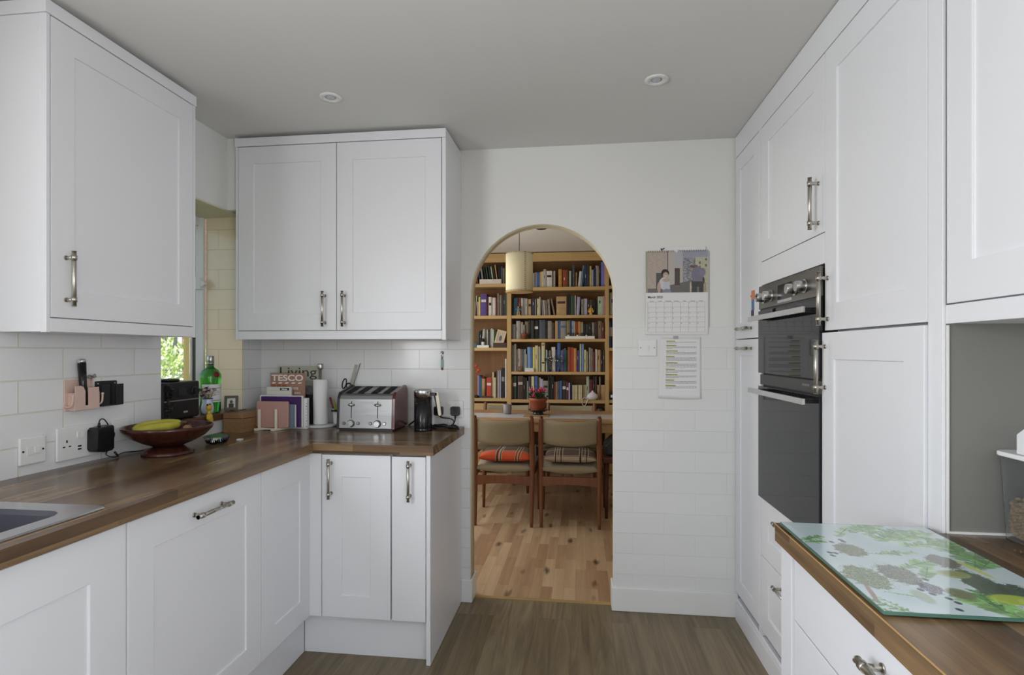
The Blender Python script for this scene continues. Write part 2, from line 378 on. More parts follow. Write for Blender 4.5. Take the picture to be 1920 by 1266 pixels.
g = MB(); g.box(xo-.03, WY1-.060, 1.62, xo+.0, WY1-.031, 1.68); g.prism([(xo, 1.63), (xo+.02, 1.645), (xo+.02, 1.655), (xo, 1.67)], WY1-.058, WY1-.034, 'y'); g.build('casement_stay', GLOSSW, W3, bevel=.003)
b = MB(); b.box(xo-.130, WY1-.014, .6, xo-.086, WY1+.10, 2.3); struct(b.build('trim_7', mat('yellow_outer_reveal', rgb(214,190,118), .8, bump=.1)))
# dark wooden sill
b = MB(); b.box(xo-.02, WY0, WZ0-.032, XL+.018, WY1+.0, WZ0); struct(b.build('window_sill', wood('sill_wood', 1, rgb(104,70,46), rgb(92,60,40), 2, .3, .25, .3), bevel=.004))
# baseboards
b = MB(); b.box(AX0-.047, YB-.018, 0, AX0+.011, YB-.0, .118); b.box(AX0, YB-.001, 0, AX0+.011, YB2+.01, .118); struct(b.build('baseboard_back_left', GLOSSW, bevel=.004))
b = MB(); b.box(AX1-.011, YB-.018, 0, .76, YB-.0, .118); b.box(AX1-.011, YB-.001, 0, AX1, YB2+.01, .118); struct(b.build('baseboard_back_right', GLOSSW, bevel=.004))
# dining room shell
DP = mat('dining_wall_paint', rgb(214,198,160), .8, bump=.05)
b = MB()
DL = -1.955
b.box(DL-.1, YB2, 0, DL, 3.5, DCZ); b.box(DL-.1, 5.2, 0, DL, YD, DCZ); b.box(DL-.1, 3.5, 0, DL, 5.2, .75); b.box(DL-.1, 3.5, 2.05, DL, 5.2, DCZ)
struct(b.build('wall_dining_left', DP))
b = MB(); b.box(2.1, YB2, 0, 2.2, YD, DCZ); b.box(XT, YB2-.08, 0, 2.2, YB2, DCZ); struct(b.build('wall_dining_right', DP))
b = MB(); b.box(DL-.1, YD, 0, 2.2, YD+.1, DCZ); struct(b.build('wall_dining_back', DP))
window_frame('window_4', DL-.08, DL-.02, 3.5, 5.2, .75, 2.05, [4.35], 'x')
# ---------------------------------------------------------------- outside the small window
GR = mat('lawn', rgb(96,120,60), .9, vary=.3, vscale=3)
b = MB(); b.box(-40, -10, -.32, -2.08, 40, -.3); struct(b.build('ground_outside', GR))
LEAFS = [mat('leaf_light', rgb(206,222,140), .6, vary=.15, vscale=30), mat('leaf_mid', rgb(150,184,92), .6), mat('leaf_pale_bloom', rgb(246,248,232), .7)]
BARK = mat('bark', rgb(90,70,52), .9)
def shrub(name, label, c, R, Hh, n, seed, leaves=LEAFS, ls=.06):
    rd = random.Random(seed); t = thing(name, label, 'shrub', (c[0], c[1], -.3))
    s_ = MB()
    for k in range(9):
        a = rd.uniform(0, 2*PI); e = (math.cos(a)*R*.6, math.sin(a)*R*.6, Hh*rd.uniform(.6, .95))
        s_.tube([(0,0,0), (e[0]*.3, e[1]*.3, e[2]*.5), e], [.025, .015, .005], 6)
    s_.build('stem', BARK, t, merge=False)
    f = MB()
    for k in range(n):
        a = rd.uniform(0, 2*PI); th = math.acos(rd.uniform(-.95, 1)); rr = rd.uniform(.72, 1.05)
        bump_ = 1+.12*math.sin(5*a+seed)*math.sin(4*th)
        p = (R*rr*bump_*math.sin(th)*math.cos(a), R*rr*bump_*math.sin(th)*math.sin(a), Hh*.55+Hh*.47*rr*bump_*math.cos(th))
        d = Vector((math.cos(a)*math.sin(th)+rd.uniform(-.7,.7), math.sin(a)*math.sin(th)+rd.uniform(-.7,.7), math.cos(th)+rd.uniform(-.6,.6)))
        m_ = rd.choice([0,0,0,1,1,2,2]); f.leaf(p, d, ls*rd.uniform(.7,1.4), ls*.32, (rd.uniform(-1,1), rd.uniform(-1,1), 1), m_)
    f.build('foliage', leaves, t, merge=False)
    return t
shrub('garden_shrub', 'sunlit pale green flowering shrub seen through the small kitchen window', (-4.7, 5.75), 1.15, 1.66, 15000, 3, ls=.052)
hb = thing('neighbouring_house', 'red brick house behind the shrub outside the small window', 'house', (-9.5, 11.5, -.3), math.radians(38))
BRK = mat('brick_wall', rgb(150,92,74), .9); n_ = BRK.node_tree; br_ = n_.nodes.new('ShaderNodeTexBrick'); sp_ = split(n_, n_.nodes['Texture Coordinate']); cb_ = n_.nodes.new('ShaderNodeCombineXYZ')
n_.links.new(sp_.outputs[0], cb_.inputs[0]); n_.links.new(sp_.outputs[2], cb_.inputs[1]); n_.links.new(cb_.outputs[0], br_.inputs[0])
br_.inputs['Scale'].default_value = 1; br_.inputs['Brick Width'].default_value = .22; br_.inputs['Row Height'].default_value = .075; br_.inputs['Mortar Size'].default_value = .006
br_.inputs['Color1'].default_value = (*rgb(150,92,76), 1); br_.inputs['Color2'].default_value = (*rgb(128,74,62), 1); br_.inputs['Mortar'].default_value = (*rgb(190,180,166), 1)
n_.links.new(br_.outputs['Color'], n_.nodes['Principled BSDF'].inputs['Base Color'])
b = MB(); b.box(-7, 0, 0, 7, 5, 5.2); b.build('house_wall', BRK, hb)
b = MB(); b.prism([(-.4, 5.2), (5.4, 5.2), (2.5, 7.6)], -7.3, 7.3, 'x'); b.build('roof', mat('roof_tile', rgb(120,80,66), .9), hb)
for k in range(-3, 4):
    b = MB()
    for q in ((-.5,1.0,-.42,2.5),(.42,1.0,.5,2.5),(-.5,1.0,.5,1.08),(-.5,2.42,.5,2.5),(-.04,1.0,.04,2.5)): b.box(k*2.0+q[0], -.05, q[1], k*2.0+q[2], .02, q[3])
    wf_ = b.build('window', WHITE, hb)
    b = MB(); b.box(k*2.0-.42, -.02, 1.08, k*2.0+.42, -.005, 2.42); b.build('pane', mat('far_pane' if k == -3 else 'far_pane', (.08,.09,.1), .1), wf_)

# ================================================================ CABINETS
def handle_mb(L=.168, off=.028, r=.0062):
    """bar handle along local y, standing off towards -x, centred on origin"""
    b = MB(); b.cyl((-off, -L/2, 0), (-off, L/2, 0), r, seg=14)
    for s_ in (-1, 1):
        y = s_*L*.38
        b.cyl((0, y, 0), (-off, y, 0), .0055, seg=12); b.cyl((0, y, 0), (-.003, y, 0), .0075, seg=14)
        b.cyl((-off, y-.0065, 0), (-off, y+.0065, 0), .0084, seg=14)
        b.cyl((-off, s_*L/2*.985, 0), (-off, s_*L/2, 0), .0070, seg=14)
    return b
def door_part(t, y0, y1, z0, z1, fr=.078, name='door', x=0, handle=None, shaker=True, th=.02, rec=.0055, label=None):
    """front leaf in the cabinet's local frame: face at x, looking to -x; y along the run"""
    b = MB()
    if shaker:
        a0, a1, c0, c1 = y0+fr, y1-fr, z0+fr*1.06, z1-fr*1.06
        O = [(x, y0, z0), (x, y1, z0), (x, y1, z1), (x, y0, z1)]
        I = [(x, a0, c0), (x, a1, c0), (x, a1, c1), (x, a0, c1)]
        e = .0008
        J = [(x+rec, a0+e, c0+e), (x+rec, a1-e, c0+e), (x+rec, a1-e, c1-e), (x+rec, a0+e, c1-e)]
        K = [(x+th, p[1], p[2]) for p in O]
        vs = O+I+J+K; fs = []
        for i in range(4):
            j = (i+1) % 4; fs += [(i, j, 4+j, 4+i), (4+i, 4+j, 8+j, 8+i), (j, i, 12+i, 12+j)]
        fs += [(8, 9, 10, 11), (15, 14, 13, 12)]
        b.add(vs, fs)
    else: b.box(x, y0, z0, x+th, y1, z1)
    d = b.build(name, CAB, t, bevel=.0012)
    if label: d['label'] = label
    if handle:
        hy, hz, vert = handle
        h = handle_mb(); M = Matrix.Translation((x, hy, hz)) @ (Matrix.Rotation(PI/2, 4, 'X') if vert else Matrix.Identity(4))
        h.v = [tuple(M @ Vector(q)) for q in h.v]; h.build('handle', NICKEL, d)['label'] = 'satin metal bar handle'
    return d
def carcass(t, W, z0, z1, D, x=.045, open_front=True, mname='carcass'):
    b = MB(); b.box(x, .0005, z0, D, W-.0005, z1); return b.build(mname, CAB, t, bevel=.001)

# wall cabinet on the left wall (faces +X -> rotation 180; local y = -world Y)
t = thing('wall_cabinet', 'white single-door shaker wall cabinet on left wall before the small window', 'cabinet', (-1.555, 2.095, 1.36), PI)
Wc = .638
b = MB(); b.box(.02, 0, .0, .172, Wc, .935); b.box(0, 0, -.002, .02, .012, .935); b.box(0, Wc-.012, -.002, .02, Wc, .935); b.build('carcass', CAB, t, bevel=.001)
door_part(t, .015, Wc-.015, .043, .933, handle=(Wc-.063, .162, True))
b = MB(); b.box(-.002, -.004, .936, .172, Wc+.004, .976); b.build('cornice', CAB, t, bevel=.0015)
b = MB(); b.box(.0, .0125, .0, .0185, Wc-.0125, .040); b.build('light_rail', CAB, t, bevel=.001)
# double wall cabinet on the back wall (faces -Y -> rotation 90; local y = -world X)
t = thing('wall_cabinet', 'white double-door shaker wall cabinet high on back wall left of the arch', 'cabinet', (-.625, 2.535, 1.36), PI/2)
Wc = 1.045
b = MB(); b.box(.02, 0, 0, .332, Wc, .935); b.box(0, 0, -.004, .02, .018, .935); b.box(0, Wc-.012, -.002, .02, Wc, .935); b.build('carcass', CAB, t, bevel=.001)
mid = 1.156-.625
door_part(t, .021, mid-.0018, .043, .933, handle=(mid-.040, .143, True))
door_part(t, mid+.0018, Wc-.0145, .043, .933, handle=(mid+.058, .143, True))
b = MB(); b.box(-.003, 0, .936, .332, Wc+.004, .977); b.build('cornice', CAB, t, bevel=.0015)
b = MB(); b.box(0, .0185, .0, .0185, Wc-.0125, .040); b.build('light_rail', CAB, t, bevel=.001)
# wall cabinet on the right, nearest the camera (faces -X -> rotation 0; local y = +world Y)
t = thing('wall_cabinet', 'white shaker wall cabinet at top right above the grey recess', 'cabinet', (.772, .70, 1.36), 0)
b = MB(); b.box(.02, 0, 0, .30, .605, .98); b.build('carcass', CAB, t, bevel=.001)
door_part(t, .003, .600, .043, .962); door_part(t, -.60, -.003, .043, .962)
b = MB(); b.box(.02, -.6, 0, .30, 0, .98); b.build('carcass', CAB, t, bevel=.001)
b = MB(); b.box(0, -.6, 0, .0195, .604, .040); b.build('light_rail', CAB, t, bevel=.001)
b = MB(); b.box(0, -.6, .965, .02, .604, .985); b.build('cornice', CAB, t, bevel=.001)
# tall run on the right
RT = math.atan2(.020, 1.563)
def tower_loc(s_): return (.767-s_*math.sin(RT), 1.305+s_*math.cos(RT), 0)
TZ = 2.243
t = thing('larder_cabinet', 'white tall two-door larder cabinet between the oven and the grey recess', 'cabinet', tower_loc(0), RT)
b = MB(); b.box(.045, .030, .10, .45, .569, 2.30); b.build('carcass', CAB, t, bevel=.001)
b = MB(); b.box(.0, .0, .10, .007, .050, 2.30); b.box(.007, .012, .10, .022, .050, 2.30); b.build('stile', CAB, t, bevel=.001)
door_part(t, .053, .568, 1.367, TZ, handle=(.546, 1.466, True))
door_part(t, .053, .572, .13, 1.360, x=-.007, handle=(.548, 1.253, True))
t = thing('oven_housing_cabinet', 'white tall cabinet housing the black double oven', 'cabinet', tower_loc(.570), RT)
Wo = .605
b = MB(); b.box(.045, 0, .10, .60, .012, 2.30); b.box(.045, Wo-.012, .10, .60, Wo, 2.30); b.box(.045, 0, .10, .60, Wo, .690); b.box(.045, 0, 1.577, .60, Wo, 2.30); b.box(.56, 0, .1, .60, Wo, 2.3)
b.build('carcass', CAB, t, bevel=.001)
door_part(t, .003, Wo-.006, 1.680, TZ, handle=(.042, 1.780, True))
door_part(t, .003, Wo-.006, 1.580, 1.677, shaker=False, name='filler_panel')
door_part(t, .003, Wo-.006, .445, .688, fr=.075, name='drawer', handle=(Wo*.5, .64, False))
door_part(t, .003, Wo-.006, .130, .442, fr=.075, name='drawer', handle=(Wo*.5, .395, False))
t = thing('tall_cabinet', 'narrow white tall cabinet in the far corner beside the oven', 'cabinet', tower_loc(1.175), RT)
Wn = .374
carcass(t, Wn, .10, 2.30, .50, .045); b = MB(); b.box(0, 0, .1, .022, .028, 2.30); b.build('stile', CAB, t, bevel=.001)
door_part(t, .031, Wn-.002, 1.362, TZ, fr=.07, handle=(.190, 1.407, False))
door_part(t, .031, Wn-.002, .13, 1.357, fr=.07, handle=(.190, 1.316, False))
t = thing('tower_cornice', 'long white cornice board above the tall cabinets on the right', 'cornice', tower_loc(0), RT)
b = MB(); b.box(-.001, -.0, TZ+.003, .021, 1.55, 2.349); b.build('board', CAB, t, bevel=.001)
t = thing('tower_plinth', 'white plinth board along the floor below the tall cabinets', 'plinth', tower_loc(0), RT)
b = MB(); b.box(.004, .0, 0, .022, 1.548, .098); b.box(-.008, .0, 0, .004, 1.53, .085); b.build('board', CAB, t, bevel=.002)
# double oven
o_ = thing('double_oven', 'black glass built-in double oven with steel knobs and handles', 'oven', tower_loc(.570), RT)
oy0, oy1 = .006, Wo-.008
b = MB(); b.box(.0, oy0+.02, .70, .5, oy1-.02, 1.57); b.build('oven_body', DARK, o_)
b = MB(); b.box(-.012, oy0, 1.478, 0, oy1, 1.573); b.build('control_panel', GREYM, o_, bevel=.001)
b = MB(); b.box(-.0128, .235, 1.497, -.012, .375, 1.553); b.box(-.0131, .235, 1.486, -.012, .375, 1.496, 1); pd = b.build('display', [BLACKG, STEEL], o_)
for ky in (.12, .205, .445, .53):
    b = MB(); b.cyl((-.012, ky, 1.522), (-.016, ky, 1.522), .0235, seg=26); b.cyl((-.016, ky, 1.522), (-.044, ky, 1.522), .0195, .0175, seg=26); b.build('knob', STEEL, o_, bevel=.0008)
b = MB(); b.box(-.014, oy0, 1.213, 0, oy1, 1.470); b.build('upper_door', OVENG, o_, bevel=.001)
b = MB(); b.box(-.006, oy0+.003, 1.475-.005, 0, oy1, 1.478); b.box(-.006, oy0, 1.165, 0, oy1, 1.206); b.build('vent_strip', BLACK, o_)
b = MB(); b.box(-.014, oy0, .695, 0, oy1, 1.158); b.build('lower_door', OVENG, o_, bevel=.001)
for hz in (1.437, 1.140):
    b = MB(); b.box(-.058, oy0+.02, hz-.010, -.048, oy1-.005, hz+.010)
    for yy in (oy0+.05, oy1-.05): b.box(-.050, yy-.012, hz-.007, -.012, yy+.012, hz+.007, 1)
    b.build('handle', [STEEL, BLACK], o_, bevel=.001)
b = MB(); b.box(-.0063, .10, 1.185, -.0060, .16, 1.192); b.build('marking', mat('faint_mark', (.12,.12,.12), .4), o_)
# small coloured tag hung on the far knob
p = tower_loc(.570); kx = p[0]-.053-math.sin(RT)*.53; kyy = p[1]+.535
b = MB(); b.box(kx-.004, kyy-.024, 1.515, kx, kyy+.016, 1.553, 0); b.box(kx-.005, kyy-.020, 1.470, kx-.001, kyy+.010, 1.515, 1); b.box(kx-.006, kyy-.015, 1.448, kx-.001, kyy+.012, 1.472, 2); b.cyl((kx-.008, kyy+.01, 1.53), (kx+.006, kyy+.01, 1.53), .004, seg=8, mat=0)
tag(b.build('hanging_charm', [mat('charm_orange', rgb(190,120,80), .7), mat('charm_blue', rgb(80,110,150), .7), mat('charm_plum', rgb(70,50,80), .7)], bevel=.003), 'small orange and blue charm hanging at the far left oven knob', 'charm')

# base run, left side (faces +X): local y=0 at far end
t = thing('base_cabinet', 'white sink base cabinet door nearest the camera at left', 'cabinet', (-1.15, 1.293, 0), PI)
b = MB(); b.box(.022, .001, .16, .50, 1.9, .60); b.build('carcass', CAB, t)
door_part(t, .002, .600, .176, .864, fr=.105); door_part(t, .603, 1.2, .176, .864, fr=.105)
t = thing('integrated_dishwasher', 'white dishwasher door with horizontal bar handle under the left worktop', 'dishwasher', (-1.15, 1.897, 0), PI)
carcass(t, .600, .16, .868, .55); door_part(t, .002, .600, .176, .864, fr=.088, handle=(.290, .812, False))
t = thing('corner_base_cabinet', 'white base cabinet with narrow panel in the inner corner, without handle', 'cabinet', (-1.15, 2.262, 0), PI)
b = MB(); b.box(.022, -.58, .16, .56, .362, .868); b.build('carcass', CAB, t)
door_part(t, -.005, .362, .176, .864, fr=.088)
# base run, back wall (faces -Y): local y = -X
t = thing('base_cabinet', 'white shaker base cabinet under the toaster with vertical handle', 'cabinet', (-.793, 2.262, 0), PI/2)
b = MB(); b.box(.022, .0, .16, .58, .33, .868); b.box(.0, .306, .176, .022, .357, .868); b.build('carcass', CAB, t)
door_part(t, .002, .303, .176, .864, fr=.088, handle=(.262, .765, True))
t = thing('pull_out_cabinet', 'narrow plain white pull-out unit beside the white end panel', 'cabinet', (-.642, 2.262, 0), PI/2)
carcass(t, .150, .16, .868, .58); door_part(t, .002, .147, .176, .862, shaker=False, handle=(.068, .765, True))
b = MB(); b.box(-.640, 2.258, 0, -.622, YB-.008, .870); tag(b.build('end_panel', CAB, bevel=.001), 'white end panel closing the base units beside the arch', 'panel')
t = thing('plinth', 'white plinth below the left worktop run', 'plinth')
b = MB(); b.box(-1.213, -.6, 0, -1.195, 2.30, .158); b.build('board', CAB, t, bevel=.001)
t = thing('plinth', 'white plinth below the back wall base units', 'plinth')
b = MB(); b.box(-1.195, 2.303, 0, -.641, 2.320, .158); b.build('board', CAB, t, bevel=.001)
# left L-shaped worktop with sink cut-out
XF = -1.130; z0 = WT-.040
sx0, sx1, sy0, sy1 = -1.64, -1.20, .22, 1.235
b = MB()
b.box(XL, -1.9, z0, XF, sy0, WT); b.box(XL, sy0, z0, sx0, sy1, WT); b.box(sx1, sy0, z0, XF, sy1, WT); b.box(XL, sy1, z0, XF, 2.247, WT)
b.prism([(XL, 2.247), (XF, 2.247), (XL, YB-.007)], z0, WT, 'z', 0)
b.prism([(XF, 2.247), (-.607, 2.247), (-.607, YB-.007), (XL, YB-.007)], z0, WT, 'z', 1)
tag(b.build('worktop', [WT_Y, WT_X], merge=False), 'long L-shaped brown wood worktop running along left and back walls', 'worktop')
# sink
t = thing('kitchen_sink', 'stainless steel inset sink at lower left in the worktop', 'sink', (0, 0, 0))
def rrect(x0, y0, x1, y1, r, n=6):
    P = []
    for cx_, cy_, a0 in ((x1-r, y1-r, 0), (x0+r, y1-r, 90), (x0+r, y0+r, 180), (x1-r, y0+r, 270)):
        for i in range(n+1): a = math.radians(a0+90*i/n); P.append((cx_+r*math.cos(a), cy_+r*math.sin(a)))
    return P
O = rrect(-1.655, .20, -1.172, 1.262, .015); I = rrect(-1.60, .60, -1.225, 1.205, .05); I2 = rrect(-1.595, .605, -1.230, 1.20, .05); I3 = rrect(-1.57, .63, -1.255, 1.175, .06)
n = len(O); vs = [(p[0], p[1], WT+.001) for p in O]+[(p[0]+.0*0, p[1], WT+.005) for p in rrect(-1.652, .203, -1.175, 1.259, .015)]
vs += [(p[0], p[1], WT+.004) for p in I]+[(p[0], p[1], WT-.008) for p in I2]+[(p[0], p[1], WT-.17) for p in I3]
fs = []
for k in range(4):
    for i in range(n): j = (i+1) % n; fs.append((k*n+i, k*n+j, (k+1)*n+j, (k+1)*n+i))
fs.append(tuple(4*n+i for i in range(n)))
b = MB(); b.add(vs, fs, 0, False); b.m = [1 if any(q >= 3*n for q in f) else 0 for f in b.f]; b.build('basin', [mat('sink_steel', rgb(200,202,208), .16, 1), mat('sink_bowl_dark_reflection', rgb(74,74,82), .3, .3)], t, merge=False)  # bowl colour darkened to stand for the dark reflection in the steel
b = MB(); b.tube([(-1.58,.25,WT+.01),(-1.58,.25,WT+.25),(-1.55,.27,WT+.31),(-1.48,.33,WT+.31),(-1.46,.35,WT+.26)], .012); b.build('tap', CHROME, t)
# right worktop + base
b = MB(); b.box(.435, -.13, z0, XR, 1.302, WT); b.box(.435, 1.302, z0, .758, 1.336, WT)
b.box(.4335, -.13, WT-.0022, .4352, 1.336, WT-.0002, 1)
tag(b.build('worktop', [WT_Y, mat('edge_strip', rgb(190,150,100), .5)], merge=False), 'brown wood worktop at lower right carrying the printed glass board', 'worktop')
t = thing('drawer_cabinet', 'white three-drawer base cabinet under the right worktop', 'cabinet', (.452, .50, 0), 0)
b = MB(); b.box(.022, 0, .10, .60, .80, .868); b.box(-.003, .775, .0, .022, .838, .868); b.build('carcass', CAB, t, bevel=.001)
for (a, c) in ((.727, .864), (.45, .723), (.176, .446)): door_part(t, .0, .766, a, c, fr=.08, rec=.004, shaker=True, name='drawer', handle=(.365, (a+c)/2+(.02 if a > .7 else .08), False)) if a < .7 else door_part(t, .0, .766, a, c, shaker=False, name='drawer', handle=(.345, .822, False))
t = thing('base_cabinet', 'white base cabinet beyond the drawers towards the camera at right', 'cabinet', (.452, -.12, 0), 0)
carcass(t, .6, .1, .868, .6); door_part(t, .003, .597, .176, .864)
# ceiling downlights
for px, py, lb in ((620, 182, 'recessed round ceiling downlight left, above the double wall cabinet'), (1231, 149, 'recessed round ceiling downlight right, nearer the tall cabinets')):
    x, y = onZ(px, py, CZ)
    t = thing('ceiling_downlight', lb, 'light', (x, y, CZ), 0, 'ceiling downlights')
    b = MB(); b.lathe([(.046, -.0005), (.045, -.005), (.036, -.007), (.022, -.004), (.021, -.002)], seg=32); b.build('bezel', GLOSSW, t)
    b = MB(); b.lathe([(.0, -.0045), (.012, -.0045), (.0205, -.003)], seg=24); b.build('lamp_lens', mat('downlight_lens', (.55,.56,.62), .1), t)
# ================================================================ THINGS ON THE LEFT WALL
WX = XL+.0005
def plate(t, y0, y1, z0, z1, name='plate', d=.009, m=None):
    b = MB(); b.box(WX, y0, z0, WX+d, y1, z1); return b.build(name, m or WHITE, t, bevel=.003)
t = thing('fused_spur_switch', 'square white fused switch plate low on left wall, nearest the sink', 'switch', (0,0,0))
plate(t, 1.531, 1.617, .945, 1.031)
b = MB(); b.box(WX+.009, 1.576, .978, WX+.013, 1.597, .999); b.build('rocker', WHITE, t, bevel=.001)
b = MB(); b.box(WX+.009, 1.552, .974, WX+.0105, 1.573, 1.002); b.build('fuse_holder', WHITE, t, bevel=.0008)
for y in (1.541, 1.606): b = MB(); b.cyl((WX+.008, y, .988), (WX+.0102, y, .988), .0033, seg=12); b.build('screw', BLACK, t)
def socket_holes(b, cy, cz, s=1, X=None, ax='y'):
    for dy, dz, w, h in ((0, .012, .0022, .0045), (-.011, -.006, .0038, .002), (.011, -.006, .0038, .002)):
        if ax == 'y': b.box(X, cy+dy-w, cz+dz-h, X+.0012, cy+dy+w, cz+dz+h)
        else: b.box(cy+dy-w, X-.0012, cz+dz-h, cy+dy+w, X, cz+dz+h)
t = thing('double_socket', 'white double power socket with usb ports behind the black adapter', 'socket', (0,0,0))
plate(t, 1.655, 1.852, .933, 1.045)
b = MB(); socket_holes(b, 1.690, .985, 1, WX+.009); b.build('socket_holes', BLACK, t)
for y in (1.728, 1.745): b = MB(); b.box(WX+.009, y, 1.005, WX+.012, y+.013, 1.024); b.build('rocker', WHITE, t, bevel=.001)
for z in (.962, .972): b = MB(); b.box(WX+.009, 1.732, z, WX+.0102, 1.745, z+.005); b.build('usb_port', BLACK, t)
t = thing('switch_plate', 'white switch plate on left wall directly behind the fruit bowl', 'switch', (0,0,0))
plate(t, 1.875, 1.955, .965, 1.045); b = MB(); b.box(WX+.009, 1.92, .995, WX+.012, 1.938, 1.012); b.build('rocker', WHITE, t, bevel=.001)
t = thing('power_adapter', 'black plug-in power adapter with thin cable on left wall', 'adapter', (0,0,0))
b = MB(); b.prism([(1.765,.958),(1.772,.948),(1.80,.943),(1.83,.945),(1.838,.952),(1.838,1.03),(1.833,1.036),(1.775,1.032),(1.766,1.024)], WX+.010, WX+.052, 'x'); b.build('body', BLACK, t, bevel=.003)
cb_ = [(WX+.03,1.795,1.032),(WX+.03,1.796,1.052),(WX+.03,1.806,1.060),(WX+.03,1.822,1.052),(WX+.03,1.850,1.012),(WX+.03,1.862,.998),(WX+.028,1.850,.965),(WX+.03,1.826,.935),(WX+.035,1.826,.925),(WX+.045,1.842,.917),(WX+.045,1.862,.916),(WX+.03,1.88,.918),(WX+.02,1.92,.92),(WX+.04,1.97,.917),(WX+.10,2.03,.916)]
def smooth(P, k=4):
    P = [Vector(p) for p in P]; out = []
    for i in range(len(P)-1):
        p0 = P[max(i-1,0)]; p1 = P[i]; p2 = P[i+1]; p3 = P[min(i+2, len(P)-1)]
        for j in range(k):
            s_ = j/k; out.append(.5*((2*p1)+(-p0+p2)*s_+(2*p0-5*p1+4*p2-p3)*s_*s_+(-p0+3*p1-3*p2+p3)*s_**3))
    return out+[P[-1]]
b = MB(); b.tube(smooth(cb_), .0019, 8); b.tube([(WX+.03,1.795,1.030),(WX+.03,1.796,1.048)], [.006,.0035], 10); b.build('cable', BLACK, t)
b = MB(); b.tube([(WX+.045,1.862,.916),(WX+.045,1.846,.935)], [.0028,.004], 8); b.build('connector', BLACK, t)
PINK = mat('pale_pink_plastic', rgb(212,182,170), .45)
t = thing('phone_holder', 'pale pink plastic wall holder with two hooks on the left tiles', 'holder', (0,0,0))
b = MB(); b.box(WX, 1.686, 1.098, WX+.004, 1.800, 1.204); b.build('back_plate', PINK, t, bevel=.002)
b = MB(); b.box(WX+.004, 1.700, 1.100, WX+.030, 1.795, 1.104)
b.prism([(1.700,1.100),(1.740,1.100),(1.740,1.165),(1.732,1.180),(1.722,1.184),(1.700,1.184)], WX+.028, WX+.031, 'x'); b.prism([(1.752,1.100),(1.795,1.100),(1.795,1.176),(1.752,1.176)], WX+.028, WX+.031, 'x')
b.box(WX+.028, 1.738, 1.100, WX+.031, 1.754, 1.115); b.box(WX+.004, 1.698, 1.100, WX+.031, 1.701, 1.160); b.box(WX+.004, 1.794, 1.100, WX+.031, 1.797, 1.160); b.build('pocket', PINK, t, bevel=.001)
for y in (1.688, 1.806): b = MB(); b.tube(smooth([(WX+.004,y-.004,1.115),(WX+.018,y,1.113),(WX+.030,y+.001,1.122),(WX+.032,y+.002,1.150)]), .0032, 8); b.ball((WX+.032,y+.002,1.151), .0048); b.build('hook', PINK, t)
t = thing('torch', 'slim black torch standing in the pink wall holder', 'torch', (0,0,0))
b = MB(); b.tube([(WX+.017,1.749,1.112),(WX+.015,1.741,1.262)], [.0098,.0128], 20); b.build('body', BLACKG, t)
b = MB(); b.tube([(WX+.015,1.741,1.2622),(WX+.0148,1.7405,1.271),(WX+.0148,1.7405,1.275)], [.0130,.0130,.0095], 20); b.tube([(WX+.017,1.749,1.105),(WX+.017,1.749,1.112)], [.0085,.0100], 20); b.build('end_cap', CHROME, t)
t = thing('key_hook', 'tiny metal keyring piece rising from the pink wall holder', 'key', (0,0,0))
b = MB(); b.tube([(WX+.012,1.782,1.150),(WX+.012,1.782,1.208)], .001, 6); b.tube(smooth([(WX+.012,1.768,1.211),(WX+.012,1.776,1.218),(WX+.014,1.786,1.213),(WX+.012,1.796,1.220),(WX+.012,1.800,1.212),(WX+.012,1.786,1.209),(WX+.012,1.770,1.208)]), .0026, 8); b.build('keyring', NICKEL, t)
t = thing('wall_holder', 'black plastic wall holder on the tiles beside the pink one', 'holder', (0,0,0))
b = MB(); b.prism([(1.806,1.105),(1.900,1.105),(1.902,1.108),(1.902,1.190),(1.898,1.194),(1.808,1.194)], WX, WX+.004, 'x'); b.build('back_plate', BLACK, t, bevel=.001)
b = MB(); b.box(WX+.004,1.806,1.104,WX+.030,1.902,1.108); b.box(WX+.027,1.868,1.106,WX+.031,1.902,1.182); b.box(WX+.027,1.806,1.106,WX+.031,1.840,1.182); b.build('pocket', BLACK, t, bevel=.001)
b = MB(); b.cyl((WX+.004,1.890,1.185),(WX+.006,1.890,1.185),.0025,seg=10); b.cyl((WX+.004,1.816,1.185),(WX+.006,1.816,1.185),.0025,seg=10); b.build('screw_heads', CHROME, t)['kind'] = 'stuff'
# ---------------------------------------------------------------- fruit bowl
BX, BY = -1.566, 1.958
BW = wood('dark_bowl_wood', 2, rgb(72,34,26), rgb(58,28,22), 2, .3, .35, .22)
t = thing('fruit_bowl', 'dark reddish wooden footed fruit bowl on the left worktop', 'bowl', (BX, BY, WT))
b = MB(); b.lathe([(.088,.0005),(.089,.006),(.080,.016),(.060,.026),(.050,.030)], seg=48); b.build('foot', BW, t)
b = MB(); b.lathe([(.048,.031),(.085,.046),(.125,.068),(.150,.094),(.154,.106),(.150,.109),(.146,.106),(.140,.094),(.115,.070),(.075,.054),(.0,.050)], seg=56); b.build('bowl_body', BW, t)
